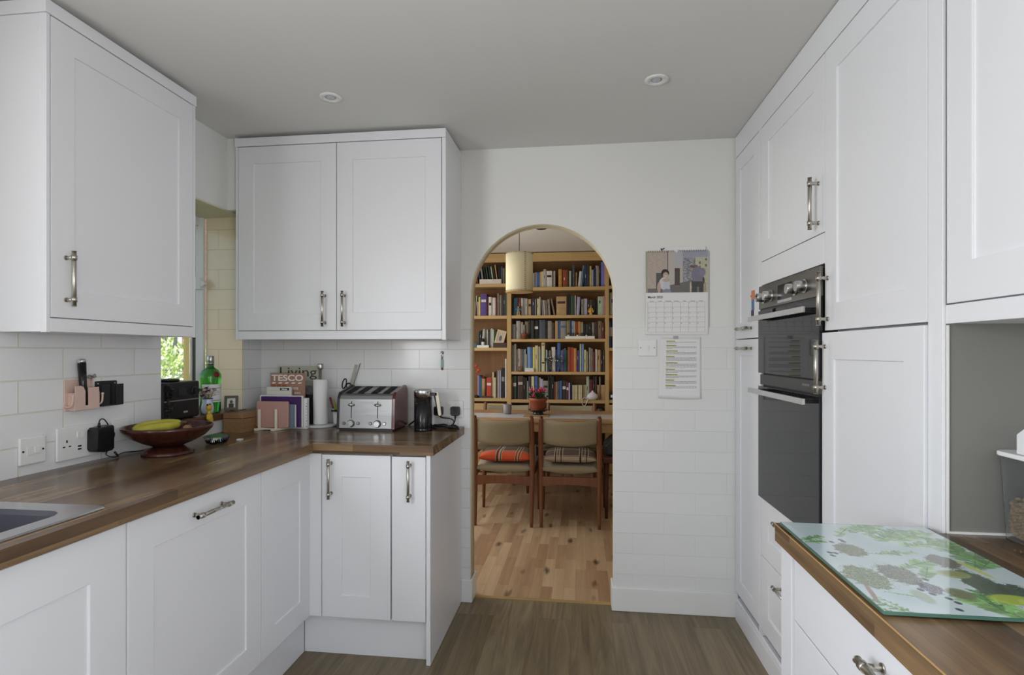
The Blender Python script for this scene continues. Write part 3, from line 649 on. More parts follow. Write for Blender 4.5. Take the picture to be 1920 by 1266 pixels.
# banana
def banana(name, label, pts, r, m1, m2):
    P = smooth(pts, 5); n = len(P); rs = [r*min(1, .32+math.sin(PI*min(max((i+.3)/(n-.4),0),1))**.55*.75) for i in range(n)]
    b = MB(); b.tube(P, rs, 7, 0); b.tube([P[-1], P[-1]+(P[-1]-P[-2]).normalized()*.02], [rs[-1]*.9, .004], 7, 1); b.tube([P[0], P[0]+(P[0]-P[1]).normalized()*.004], [rs[0], .003], 7, 1)
    return b.build(name, [m1, m2], None)
BAN = mat('banana_skin', rgb(178,170,60), .5, vary=.15, vscale=25); BAN2 = mat('banana_tip', rgb(90,72,50), .8)
cx_, cy_ = BX, BY
b1 = banana('banana', '', [(cx_-.075,cy_-.085,WT+.090),(cx_-.045,cy_-.075,WT+.098),(cx_-.01,cy_-.05,WT+.105),(cx_+.015,cy_-.01,WT+.106),(cx_+.02,cy_+.03,WT+.108)], .0185, BAN, BAN2)
tag(b1, 'greenish yellow banana lying nearest in the dark fruit bowl', 'banana', 'bananas in the fruit bowl')
b2 = banana('banana', '', [(cx_-.10,cy_-.055,WT+.095),(cx_-.08,cy_-.035,WT+.106),(cx_-.05,cy_-.01,WT+.110),(cx_-.02,cy_+.03,WT+.112),(cx_+.01,cy_+.055,WT+.112)], .0175, BAN, BAN2)
tag(b2, 'greenish yellow banana lying behind the nearest one in the bowl', 'banana', 'bananas in the fruit bowl')
b = MB(); b.ball((cx_+.045, cy_+.045, WT+.092), .016, .018, .013); b.leaf((cx_+.045,cy_+.04,WT+.105),(1,.2,.1),.02,.006)
tag(b.build('dried_fruit', mat('walnut', rgb(150,118,84), .8, bump=.5, bscale=150)), 'small brown nut beside the banana stems in the bowl', 'nut')
# clear glass jar lying behind bowl with green lid
t = thing('glass_dish', 'small clear glass dish with green top behind the fruit bowl', 'dish', (-1.535, 2.20, WT))
b = MB(); b.lathe([(.028,.001),(.040,.004),(.052,.030),(.050,.031),(.038,.007),(.0,.005)], seg=32); b.build('glass', GLASS, t)
b = MB(); b.lathe([(.0,.006),(.030,.008),(.036,.026),(.030,.036),(.0,.041)], cx=-.004, seg=20); b.build('green_content', mat('dull_green', rgb(70,110,66), .6), t)
b = MB(); b.box(-1.502, 2.285, WT, -1.482, 2.305, WT+.006); tag(b.build('tea_tag', PAPER, bevel=.001), 'tiny white paper tag on the worktop behind the bowl', 'tag')
# ---------------------------------------------------------------- on the window sill
SZ = WZ0
t = thing('digital_radio', 'black box radio with two knobs on the small window sill', 'radio', (0,0,0))
ry0, ry1, rx1 = 2.135, 2.360, -1.731
b = MB(); b.box(rx1-.13, ry0, SZ+.004, rx1, ry1, SZ+.164); b.build('case', BLACK, t, bevel=.008)
b = MB(); b.box(rx1, ry0+.004, SZ+.082, rx1+.002, ry1-.004, SZ+.087); b.build('trim_band', mat('silver_band', rgb(150,150,150), .35, .6), t)
b = MB(); b.box(rx1, ry0+.085, SZ+.100, rx1+.0015, ry1-.085, SZ+.138); b.build('display', BLACKG, t, bevel=.0008)
for y in (ry0+.047, ry1-.035):
    b = MB(); b.cyl((rx1, y, SZ+.120), (rx1+.003, y, SZ+.120), .0195, seg=28); b.build('knob_ring', mat('knob_ring', rgb(110,110,110), .3, .9), t)
    b = MB(); b.cyl((rx1+.003, y, SZ+.120), (rx1+.015, y, SZ+.120), .0160, seg=28); b.build('knob', BLACK, t, bevel=.001)
b = MB(); b.box(rx1, ry0+.12, SZ+.028, rx1+.0012, ry0+.146, SZ+.036); b.build('badge', mat('badge_silver', rgb(160,160,160), .4), t)
b = MB(); 
for (x, y) in ((rx1-.02, ry0+.03), (rx1-.02, ry1-.03), (rx1-.11, ry0+.03), (rx1-.11, ry1-.03)): b.cyl((x, y, SZ), (x, y, SZ+.005), .009, seg=10)
b.build('feet', BLACK, t)['kind'] = 'stuff'
b = MB(); b.lathe([(.0,.0),(.040,.0),(.046,.006),(.040,.011),(.0,.013)], cx=rx1-.065, cy=2.245, z=SZ+.1645); tag(b.build('black_lid', BLACK), 'round black lid lying on top of the radio', 'lid')
# dark leafy plant sprig beside the radio
t = thing('dark_plant', 'dark leafy sprig with red bloom before the radio, at the tile edge', 'plant', (-1.722, 2.155, SZ))
b = MB(); rd = random.Random(4); b.tube([(0,0,0),(.002,.004,.06),(-.004,-.004,.14)], [.003,.002,.001], 6)
b.build('stem', mat('dark_stem', rgb(50,52,36), .7), t)
b = MB()
for k in range(60):
    z = rd.uniform(.03,.15); b.leaf((rd.uniform(-.005,.005),rd.uniform(-.005,.008),z),(rd.uniform(-.6,1),rd.uniform(-1,1),rd.uniform(-.3,.8)),.022,.007,(rd.uniform(-1,1),0,1))
b.build('leaves', mat('dark_leaf', rgb(42,46,44), .5), t, merge=False)
b = MB()
for k in range(9): a = k*.7; b.leaf((0,0,.142),(math.cos(a),math.sin(a),.7),.016,.007)
b.build('bloom', mat('dark_red', rgb(110,26,40), .6), t, merge=False)
# green bottle
BT = mat('green_bottle_glass', rgb(60,170,60), .03, trans=.85, ior=1.45); BT.node_tree.nodes['Principled BSDF'].inputs['Base Color'].default_value = (*rgb(90,190,80), 1)
t = thing('glass_bottle', 'large round-shouldered green glass bottle with white label on sill', 'bottle', (-1.800, 2.532, SZ))
b = MB(); b.lathe([(.0,.001),(.040,.001),(.046,.006),(.046,.150),(.048,.165),(.047,.185),(.036,.205),(.018,.218),(.0145,.226),(.0145,.262),(.0135,.264)], seg=40); b.build('bottle_body', BT, t)
b = MB(); b.lathe([(.0160,.228),(.0160,.272),(.013,.276),(.0,.276)], seg=24); b.lathe([(.0172,.236),(.0172,.242)], seg=24); b.build('cap', mat('silver_cap', rgb(190,190,188), .3, .9), t)
b = MB()
R_ = .0466
ang0, ang1 = math.radians(-105), math.radians(30)
P0 = []; 
for i in range(17):
    a = ang0+(ang1-ang0)*i/16; P0.append((R_*math.cos(a), R_*math.sin(a)))
vs = [(p[0],p[1],.052) for p in P0]+[(p[0],p[1],.138) for p in P0]; b.add(vs, [(i,i+1,17+i+1,17+i) for i in range(16)], 0, True)
P1 = [(p[0]*1.004,p[1]*1.004) for p in P0]
for z_a, z_b, i0, i1 in ((.118,.121,1,15),(.104,.106,3,12),(.096,.0975,4,13),(.088,.0895,3,12),(.066,.067,1,15),(.058,.0605,1,15)):
    vs = [(P1[i][0],P1[i][1],z_a) for i in range(i0,i1+1)]+[(P1[i][0],P1[i][1],z_b) for i in range(i0,i1+1)]; n = i1-i0+1
    b.add(vs, [(i,i+1,n+i+1,n+i) for i in range(n-1)], 1, True)
b.build('label', [PAPER, mat('label_ink', rgb(120,130,150), .6)], t, merge=False)
b = MB(); a = math.radians(-20); M = Matrix.Translation((.047*math.cos(a), .047*math.sin(a), .186)) @ Matrix.Rotation(a, 4, 'Z') @ Matrix.Rotation(math.radians(68), 4, 'Y'); b.lathe([(.014,-.004),(.0145,.001),(.011,.0025),(.0,.0025)], seg=22, M=M); b.build('seal', mat('red_seal', rgb(120,20,30), .4), t)
# jug with dried flowers
t = thing('small_jug', 'small white and blue ceramic jug on sill before the green bottle', 'jug', (-1.760, 2.455, SZ))
b = MB(); b.lathe([(.0,.001),(.020,.001),(.026,.012),(.028,.030),(.023,.052),(.019,.064),(.022,.074),(.020,.074),(.017,.064),(.019,.052),(.0,.03)], seg=30); b.build('jug_body', mat('jug_glaze', rgb(206,208,222), .2), t)
b = MB(); b.lathe([(.0226,.072),(.0230,.0745),(.021,.0755)], seg=30); b.build('blue_rim', mat('blue_rim', rgb(60,70,130), .3), t)
t = thing('dried_flowers', 'bunch of purple and cream dried flowers standing in the small jug', 'flowers', (-1.760, 2.455, SZ+.03))
rd = random.Random(9); heads = []
b = MB()
for k in range(15):
    a = rd.uniform(0,2*PI); r_ = rd.uniform(.015,.058); e = (r_*math.cos(a), r_*math.sin(a)*1.0, rd.uniform(.055,.098)); heads.append(e); b.tube([(0,0,0),(e[0]*.4,e[1]*.4,.045),e], .0012, 5)
b.build('stems', mat('dry_stem', rgb(120,112,80), .9), t, merge=False)['kind'] = 'stuff'
for k, e in enumerate(heads):
    b = MB()
    for j in range(16):
        a = rd.uniform(0,2*PI); b.leaf(e, (math.cos(a),math.sin(a),rd.uniform(-.3,1)), rd.uniform(.010,.017), .005, (rd.uniform(-1,1),rd.uniform(-1,1),1))
    b.ball(e, .006, seg=8, rings=5)
    b.build('flower_head', [mat('flower_cream', rgb(226,216,190), .8), mat('flower_purple', rgb(96,50,84), .8), mat('flower_mauve', rgb(170,140,150), .8)][(0,1,0,2,1)[k % 5]] if k < 3 else bpy.data.materials[('flower_cream','flower_purple','flower_cream','flower_mauve','flower_purple')[k % 5]], t, merge=False)
# yellow figurine at the sill edge
YF_ = mat('figurine_yellow', rgb(206,176,66), .5, vary=.1, vscale=60)
t = thing('yellow_figurine', 'small yellow dark-eared figurine hanging over the sill edge', 'figurine', (-1.7075, 2.392, 0))
b = MB(); b.ball((0,0,1.043), .0135, .0135, .014, 16, 10); b.ball((.0,.0,1.020), .0095, .010, .012, 14, 8); b.ball((.0,.004,.999), .0125, .0145, .020, 16, 10); b.ball((.002,.011,.985), .010, .0095, .018, 14, 8); b.ball((.0,-.010,1.000), .006, .006, .014, 12, 8); b.build('body', YF_, t)
for s_ in (-1, 1): b = MB(); b.ball((-.002, s_*.009, 1.056), .0045, .0045, .005, 10, 6); b.build('ear', BLACK, t)
# photo frame on sill
t = thing('photo_frame', 'tiny dark picture frame leaning at the end of the sill', 'picture frame', (0,0,0))
Mf = Matrix.Translation((-1.775, 2.600, SZ+.0035)) @ Matrix.Rotation(math.radians(28), 4, 'Z') @ Matrix.Rotation(math.radians(-12), 4, 'X')
b = MB()
for q in ((0,0,.062,.012),(0,.060,.062,.072),(0,.012,.012,.060),(.050,.012,.062,.060)): b.box(q[0],0,q[1],q[2],.008,q[3], 0, Mf)
b.box(.024,.008,.0,.038,.034,.003, 0, Mf); b.build('frame', mat('dark_frame_wood', rgb(84,80,68), .5), t, bevel=.001)
def fr_pic(u, v):
    if (u-.5)**2/.04+(v-.62)**2/.03 < 1: return (.35,.32,.3)
    if abs(u-.5) < .3 and v < .45: return (.22,.2,.2)
    return (.82,.8,.78)
picture('photograph', .038, .048, 24, 30, fr_pic, Mf @ Matrix.Translation((.012,.004,.012)) @ Matrix(((1,0,0,0),(0,0,-1,0),(0,1,0,0),(0,0,0,1))), PRINT, t)
# wooden box on worktop under the sill
t = thing('wooden_box', 'small oak box with lid on worktop in the corner below the sill', 'box', (-1.712, 2.500, WT), math.radians(-2))
OB = wood('oak_box_wood', 1, rgb(152,118,82), rgb(132,98,66), .5, .2, .3, .5)
b = MB(); b.box(0,.0,.0,.10,.27,.066); b.build('box_body', OB, t, bevel=.001)
b = MB(); b.box(-.0,-.001,.068,.102,.272,.092); b.build('box_lid', OB, t, bevel=.0015)

# ================================================================ BACK WORKTOP ITEMS
def slab(name, px0, px1, ytop, Y, th, m, z0=WT+.0005, parent=None, bev=.001, label=None, cat=None, r=0, lean=0):
    x0, zt = onY(px0, ytop, Y); x1, _ = onY(px1, ytop, Y)
    b = MB()
    if r: 
        P = rrect(x0, z0, x1, zt, r); b.prism(P, Y, Y+th, 'y')
    else: b.box(x0, Y, z0, x1, Y+th, zt)
    o = b.build(name, m, parent, bevel=bev)
    if label: tag(o, label, cat)
    return o, x0, x1, zt
IV = mat('ivory_plastic', rgb(226,218,200), .4)
t = thing('plate_stand', 'cream two-pronged stand on back worktop holding a pink case', 'stand', (0,0,0))
for px in (487.5, 518.5):
    x, _ = onY(px, 800, 2.60)
    b = MB(); b.box(x-.006, 2.590, WT+.008, x+.006, 2.600, onY(px, 768, 2.595)[1]); b.build('prong', IV, t, bevel=.002)
    b = MB(); b.prism([(x-.018,2.575),(x+.002,2.572),(x+.045,2.70),(x+.030,2.70)], WT, WT+.0115, 'z'); b.build('foot', IV, t, bevel=.002)
xa, _ = onY(487.5,800,2.6); xb, _ = onY(518.5,800,2.6)
b = MB(); b.box(xa, 2.598, WT+.003, xb, 2.606, WT+.010); b.build('crossbar', IV, t, bevel=.001)
slab('tablet_case', 480.5, 540.5, 752.5, 2.604, .014, mat('dusty_pink', rgb(182,142,132), .5), z0=WT+.012, bev=.004, label='dusty pink case standing on the cream stand', cat='case', r=.008)
o, x0, x1, zt = slab('notebook', 505, 553, 758, 2.622, .012, [mat('slate_blue', rgb(112,124,140), .6), PAPER], z0=WT+.012, label='slate blue notebook just behind the pink case', cat='notebook', r=.004)
b = MB(); b.box(x1, 2.623, WT+.014, x1+.002, 2.633, zt-.002); b.build('page_edge', PAPER, o)
slab('purple_folder', 489.5, 563, 743.5, 2.640, .012, mat('purple_card', rgb(66,34,92), .5), z0=WT+.012, label='deep purple folder behind the pink case', cat='folder')
slab('paper_stack', 487.5, 567.5, 741.5, 2.654, .010, PAPER, z0=WT+.012, label='white paper sheets sticking out behind the purple folder', cat='paper')
o, x0, x1, zt = slab('spotted_book', 535, 576, 746.5, 2.667, .022, mat('white_card', (.74,.74,.74), .6), label='white book with black spots beside the kitchen roll', cat='book')
rd = random.Random(2); b = MB()
for k in range(9): 
    zc = WT+.012+k*.0145; xx = x1-.006+rd.uniform(-.002,.002); b.cyl((xx, 2.6668, zc), (xx, 2.6672, zc), rd.uniform(.0014,.0028), seg=9)
b.build('spots', INK, o, merge=False)['kind'] = 'stuff'
# white manual
o, x0, x1, zt = slab('manual', 500, 546, 725.5, 2.692, .012, mat('manual_white', rgb(214,210,200), .6), z0=WT+.012, label='white instruction manual with a small dark logo panel', cat='booklet')
b = MB(); lx0, lz = onY(525, 727.5, 2.6915); lx1, lz2 = onY(542, 732.5, 2.6915); b.box(lx0, 2.6913, lz2, lx1, 2.692, lz); lp = b.build('logo_panel', INK, o)
text_obj('logo_text', 'Miele', .0125, mat('logo_white', (.8,.8,.8), .5), face_negY((lx0+lx1)/2, 2.6911, lz2+.002), o, align='CENTER', sx=1.15, bold=.0003)
b = MB(); a0, z_a = onY(502, 732.5, 2.6915); b.box(a0, 2.6915, z_a, lx0-.004, 2.692, z_a+.0008); b.build('blue_line', mat('pale_blue_ink', rgb(150,170,190), .6), o)
# supermarket magazine
TM = mat('magazine_brown', rgb(160,122,104), .45)
Ym = 2.725
o, x0, x1, zt = slab('magazine', 507, 571.5, 699.5, Ym, .006, TM, label='brown food magazine with large white TESCO masthead', cat='magazine')
z_t = onY(510, 714.5, Ym)[1]; xt0 = onY(509, 714, Ym)[0]; xt1 = onY(568.5, 714, Ym)[0]
WH = mat('masthead_white', rgb(232,222,212), .5)
tx = text_obj('masthead', 'TESCO', .046, WH, face_negY(0, Ym-.0006, 0), o, bold=.0012)
def fit(tx, xa, xb, za, zb):
    me = tx.data; xs = [v.co.x for v in me.vertices]; zs = [v.co.z for v in me.vertices]
    for v in me.vertices:
        v.co.x = xa+(v.co.x-min(xs))/(max(xs)-min(xs))*(xb-xa) if False else xa+(v.co.x-_mn(xs))/_rg(xs)*(xb-xa)
        v.co.z = za+(v.co.z-_mn(zs))/_rg(zs)*(zb-za)
def _mn(a): return a_cache.setdefault(id(a), (min(a), max(a)))[0]
def _rg(a): q = a_cache.setdefault(id(a), (min(a), max(a))); return q[1]-q[0]
a_cache = {}
def fit(tx, xa, xb, za, zb):
    me = tx.data; xs = [v.co.x for v in me.vertices]; zs = [v.co.z for v in me.vertices]; m0, m1, n0, n1 = min(xs), max(xs), min(zs), max(zs)
    for v in me.vertices: v.co.x = xa+(v.co.x-m0)/(m1-m0)*(xb-xa); v.co.z = za+(v.co.z-n0)/(n1-n0)*(zb-za)
fit(tx, xt0, xt1, z_t, onY(510, 702.5, Ym)[1])
b = MB()
for k in range(5):
    xa = xt0+(xt1-xt0)*(k*.205+.005); zb = onY(510, 716.7, Ym)[1]; za = onY(510, 719.3, Ym)[1]; b.prism([(xa, za), (xa+.018, za), (xa+.025, zb), (xa+.007, zb)], Ym-.0006, Ym-.0001, 'y')
b.build('slashes', WH, o)['kind'] = 'stuff'
b = MB(); 
for k in range(3): xa = x0+.004+k*.03; za = onY(510, 723.5, Ym)[1]; b.prism([(xa, za-.012), (xa+.026, za-.012), (xa+.024, za+.008), (xa+.002, za+.008)], Ym-.0004, Ym-.0001, 'y')
b.build('cover_picture', mat('cover_food', rgb(140,92,58), .5), o)
for ln, (yy, px_, sz) in enumerate(((727.5, 549.5, .019), (735.5, 552, .016))):
    xx, zz = onY(px_, yy+3, Ym); text_obj('cover_line', ('RISE', 'SHINE')[ln], (.0165,.0125)[ln], WH, face_negY(xx, Ym-.0006, zz), o)
# living magazine
Yl = 2.800
o, x0, x1, zt = slab('magazine', 522, 596.5, 687, Yl, .006, mat('magazine_sage', rgb(178,176,160), .5), z0=WT+.0135, label='grey-green magazine headed Living behind the kitchen roll', cat='magazine')
tx = text_obj('masthead', 'Living', .05, mat('masthead_dark', rgb(56,60,58), .5), face_negY(0, Yl-.0006, 0), o)
fit(tx, onY(525, 700, Yl)[0], onY(594, 700, Yl)[0], onY(525, 711.5, Yl)[1], onY(525, 688.5, Yl)[1])
def cover(u, v):
    h = (math.sin(u*40+v*13)*math.sin(v*31)+1)/2
    if v > .88: return (.62,.62,.58)
    if u > .62: return (.40+.10*h, .38+.10*h, .39+.1*h) if v > .3 else (.25+.15*h,.24+.15*h,.25+.15*h)
    return (.45+.1*h,.45+.1*h,.40+.1*h)
z0_ = WT+.02; zc = onY(525, 713, Yl)[1]
picture('cover_picture', x1-x0-.004, zc-z0_, 30, 40, cover, face_negY(x0+.002, Yl-.0004, z0_), PRINT, o)
# black notebooks in the dark gap
o, x0, x1, zt = slab('dark_notebook', 560, 584, 740, 2.755, .018, BLACK, z0=WT+.0135, label='black notebook standing between the magazines and kitchen roll', cat='notebook')
# kitchen roll holder
kx, _ = onY(601, 800, 2.770)
t = thing('kitchen_roll_holder', 'round marble-based steel kitchen roll holder on the back worktop', 'holder', (kx, 2.770, WT))
b = MB(); b.lathe([(.0,.0003),(.079,.0003),(.081,.003),(.081,.010),(.078,.0125),(.0,.0125)], seg=48); b.build('base', mat('grey_marble', rgb(200,200,204), .2, vary=.12, vscale=18), t)
b = MB(); b.cyl((0,0,.0125), (0,0,.312), .0065, seg=16); b.lathe([(.0135,.298),(.0150,.302),(.0150,.322),(.0135,.326),(.0,.326)], seg=24); b.build('pole', NICKEL, t)
b = MB(); b.lathe([(.018,.014),(.036,.014),(.0372,.016),(.0372,.243),(.036,.245),(.0185,.245),(.0175,.243),(.0175,.016)], cx=kx, cy=2.770, z=WT, seg=40); b.f.append(tuple()) if False else None
tag(b.build('kitchen_roll', mat('paper_towel', (.82,.82,.82), .9, bump=.3, bscale=400)), 'white kitchen roll on the steel holder', 'kitchen roll')
# utensil pot and contents
ux, _ = onY(636, 790, 2.815)
t = thing('utensil_pot', 'white ceramic pot with utensils between kitchen roll and toaster', 'pot', (ux, 2.820, WT))
b = MB(); b.lathe([(.0,.0005),(.029,.0005),(.031,.004),(.036,.090),(.034,.090),(.029,.006),(.0,.004)], seg=32); b.build('pot_body', WHITE, t)
def stick(name, label, cat, dx0, px, py, Yt, r, m, extra=None, seg=10):
    tx_, tz_ = onY(px, py, Yt); b = MB(); P0 = Vector((ux+dx0, 2.828, WT+.012)); P1 = Vector((tx_, Yt, tz_))
    b.tube([P0, P1], r, seg); o = b.build(name, m); tag(o, label, cat); return o, P0, P1
KW = mat('needle_grey', rgb(170,168,160), .4)
stick('skewer', 'thin grey skewer, right of the two standing behind the toaster', 'skewer', .012, 675.5, 681, 2.857, [.002,.0016], mat('skewer_dark', rgb(110,106,100), .4))
o, P0, P1 = stick('ruler', 'pale flat ruler leaning behind the toaster beside the skewer', 'ruler', .004, 668, 684, 2.855, [.002,.002], KW)
o.data.clear_geometry(); b = MB(); d_ = (P1-P0).normalized(); sd = d_.cross(Vector((0,1,0))).normalized()*.008; b.add([P0-sd, P0+sd, P1+sd, P1-sd, P0-sd+Vector((0,.0012,0)), P0+sd+Vector((0,.0012,0)), P1+sd+Vector((0,.0012,0)), P1-sd+Vector((0,.0012,0))], [(0,1,2,3),(7,6,5,4),(0,4,5,1),(1,5,6,2),(2,6,7,3),(3,7,4,0)])
oo = b.build('ruler', KW); me_ = oo.data; bpy.data.objects.remove(oo); o.data = me_
t = thing('scissors', 'scissors with black loop handles sticking up left of the toaster', 'scissors', (0,0,0))
sx_, sz_ = onY(647, 723, 2.80); s0 = Vector((ux+.006, 2.80, WT+.02)); s1 = Vector((sx_-.004, 2.80, sz_-.024))
b = MB(); b.tube([s0, s1], [.002, .005], 8); b.build('blades', STEEL, t)
for q, (dx, dz, rx_, rz_, tl) in enumerate(((-.004, .010, .010, .026, .25), (.020, -.004, .014, .016, -.7))):
    P = [Vector((sx_+dx+rx_*math.cos(a)*math.cos(tl)+rz_*math.sin(a)*math.sin(tl), 2.80+.004*q, sz_+dz-rx_*math.cos(a)*math.sin(tl)+rz_*math.sin(a)*math.cos(tl))) for a in [2*PI*k/24 for k in range(25)]]
    b = MB(); b.tube(P, .0036, 8, cap=False); b.build('handle_loop', BLACK, t)
stick('pen', 'dark red pen with a black tip in the utensil pot', 'pen', -.016, 619, 745, 2.79, [.004,.0055], mat('pen_red', rgb(110,30,34), .4))
stick('pencil', 'yellow pencil in the utensil pot behind the green one', 'pencil', -.006, 626, 749, 2.80, [.003,.0035], mat('pencil_yellow', rgb(170,160,50), .5))
stick('felt_pen', 'slim blue pen standing highest in the utensil pot', 'pen', .004, 636, 735, 2.82, [.003,.003], mat('pen_blue', rgb(90,110,150), .5))
t = thing('vegetable_peeler', 'lime green peeler with black grip resting on the pot rim', 'peeler', (0,0,0))
vx, vz = onY(629, 768, 2.775)
b = MB(); b.tube([(vx-.016,2.762,vz-.006),(vx+.014,2.770,vz-.005)], [.0055,.0055], 10); b.build('grip', BLACK, t)
b = MB(); b.tube([(vx+.0,2.780,vz+.004),(vx+.020,2.785,vz+.030)], [.008,.006], 10); b.tube([(vx-.004,2.775,vz+.001),(vx+.022,2.780,vz+.002)], [.007,.007], 10); b.build('green_handle', mat('lime', rgb(130,160,40), .4), t)
# ---------------------------------------------------------------- toaster
tx0, _ = onY(633, 806, 2.645); tx1, _ = onY(740, 806, 2.645)
TW = tx1-tx0
RED = mat('dark_red_enamel', rgb(92,26,34), .22, coat=.4)
t = thing('toaster', 'four-slot brushed steel toaster with dark red side on the back worktop', 'toaster', (tx0, 2.632, WT))
prof = [(0,.012),(.004,.075),(.010,.155),(.018,.172),(.034,.182),(.175,.208),(.195,.204),(.203,.19),(.205,.012)]
TST = brushed('toaster_steel', rgb(150,150,150), .36, 0, 200)
b = MB(); b.prism(prof, .012, TW-.012, 'x'); b.build('body', TST, t, bevel=.0015)
prof2 = [(-.002,.008),(.002,.075),(.008,.158),(.017,.177),(.034,.189),(.176,.217),(.199,.212),(.208,.192),(.208,.008)]
b = MB(); b.prism(prof2, 0, .012, 'x'); b.build('side_panel', mat('toaster_left_side', (.03,.02,.03), .3), t, bevel=.002)
b = MB(); b.prism(prof2, TW-.012, TW+.004, 'x'); b.build('side_panel', RED, t, bevel=.003)['label'] = 'dark red enamelled side panel'
# top with diagonal-looking slots
tp = mat('toaster_top_grey', rgb(96,96,92), .35, .7)
def topz(y): return .182+(y-.034)*(.208-.182)/(.175-.034)
b = MB(); b.add([(.014,.022,.1765),(TW-.014,.022,.1765),(TW-.014,.178,topz(.178)+.001),(.014,.178,topz(.178)+.001),(.014,.022,.172),(TW-.014,.022,.172),(TW-.014,.178,.200),(.014,.178,.200)], [(0,1,2,3),(7,6,5,4),(0,4,5,1),(1,5,6,2),(2,6,7,3),(3,7,4,0)]); b.build('top_plate', tp, t)
for k in range(4):
    xs_ = .034+k*.061+(.006 if k > 1 else -.004); b = MB()
    b.add([(xs_,.034,.184),(xs_+.034,.034,.184),(xs_+.034,.168,topz(.168)+.0022),(xs_,.168,topz(.168)+.0022)], [(0,1,2,3)])
    b.build('slot', mat('slot_black', (.01,.01,.01), .9) if k == 0 else bpy.data.materials['slot_black'], t, merge=False)
def fy(z): # front face y at height
    return .004*(z-.012)/.063 if z < .075 else .004+(z-.075)/.080*.006
for cx in (TW*.255, TW*.715):
    b = MB(); b.add([(cx-.002, fy(.062)-.0008, .062), (cx+.002, fy(.062)-.0008, .062), (cx+.002, fy(.145)-.0008, .145), (cx-.002, fy(.145)-.0008, .145)], [(0,1,2,3)]); b.build('lever_slot', BLACK, t, merge=False)
    b = MB(); b.ball((cx, fy(.128)-.010, .128), .016, .010, .007, 20, 10); b.cyl((cx, fy(.128)-.010, .128), (cx, fy(.128)+.002, .128), .004, seg=12); b.build('lever', CHROME, t)
    b = MB(); b.cyl((cx, .0, .036), (cx, -.014, .036), .0160, .0145, seg=28); b.build('dial', STEEL, t, bevel=.0008)
    b = MB(); b.cyl((cx, .002, .036), (cx, -.003, .036), .0185, seg=28); b.build('dial_ring', mat('ring_grey', rgb(90,90,90), .4, .8) if cx < TW*.5 else bpy.data.materials['ring_grey'], t)
    for dx in (-.036, .036):
        b = MB(); b.cyl((cx+dx, .002, .037), (cx+dx, -.004, .037), .0062, seg=18); b.build('button', CHROME, t, bevel=.0006)
        b = MB(); b.cyl((cx+dx, .003, .037), (cx+dx, -.0015, .037), .0080, seg=18); b.build('button_ring', BLACK, t)
b = MB()
b.box(.01, .008, 0, TW-.01, .20, .012); b.build('plinth', BLACK, t)
# ---------------------------------------------------------------- milk frother
fx_, _ = onY(793.5, 805, 2.690); 
t = thing('milk_frother', 'black cylindrical milk frother with steel band and white handle', 'milk frother', (fx_, 2.690, WT))
b = MB(); b.lathe([(.0,.0005),(.043,.0005),(.044,.003),(.044,.010),(.0425,.012),(.0435,.014),(.0445,.020),(.0445,.163),(.0,.163)], seg=44); b.build('body', BLACKG, t)
b = MB(); b.lathe([(.0450,.1635),(.0450,.196),(.0435,.2005),(.0415,.2015),(.039,.199),(.0,.199)], seg=44); b.build('lid', STEEL, t)
b = MB(); b.box(.030, -.010, .172, .072, .008, .188); b.tube(smooth([(.056,-.002,.180),(.066,-.002,.150),(.074,-.002,.110),(.080,-.002,.078)]), [.006]*13, 10); b.build('handle_bracket', BLACK, t, bevel=.001)
b = MB(); b.prism([(.060,.190),(.074,.192),(.079,.186),(.092,.080),(.089,.074),(.082,.074),(.078,.080),(.066,.160)], -.010, .006, 'y'); b.build('handle_grip', IV, t, bevel=.002)['label'] = 'ivory grip'
text_obj('badge', 'aero', .0075, mat('badge_grey', rgb(120,120,120), .4), Matrix.Translation((0,0,0)) @ face_negY(-.030, -.0446+.0115, .138), t) if False else None
b = MB()
for k in range(9):
    a0, a1 = math.radians(-128+k*2.0), math.radians(-128+(k+1)*2.0); R2 = .0447
    b.add([(R2*math.cos(a0),R2*math.sin(a0),.135),(R2*math.cos(a1),R2*math.sin(a1),.135),(R2*math.cos(a1),R2*math.sin(a1),.1375),(R2*math.cos(a0),R2*math.sin(a0),.1375)], [(0,1,2,3)])
b.build('badge', mat('badge_grey', rgb(90,90,90), .4), t)
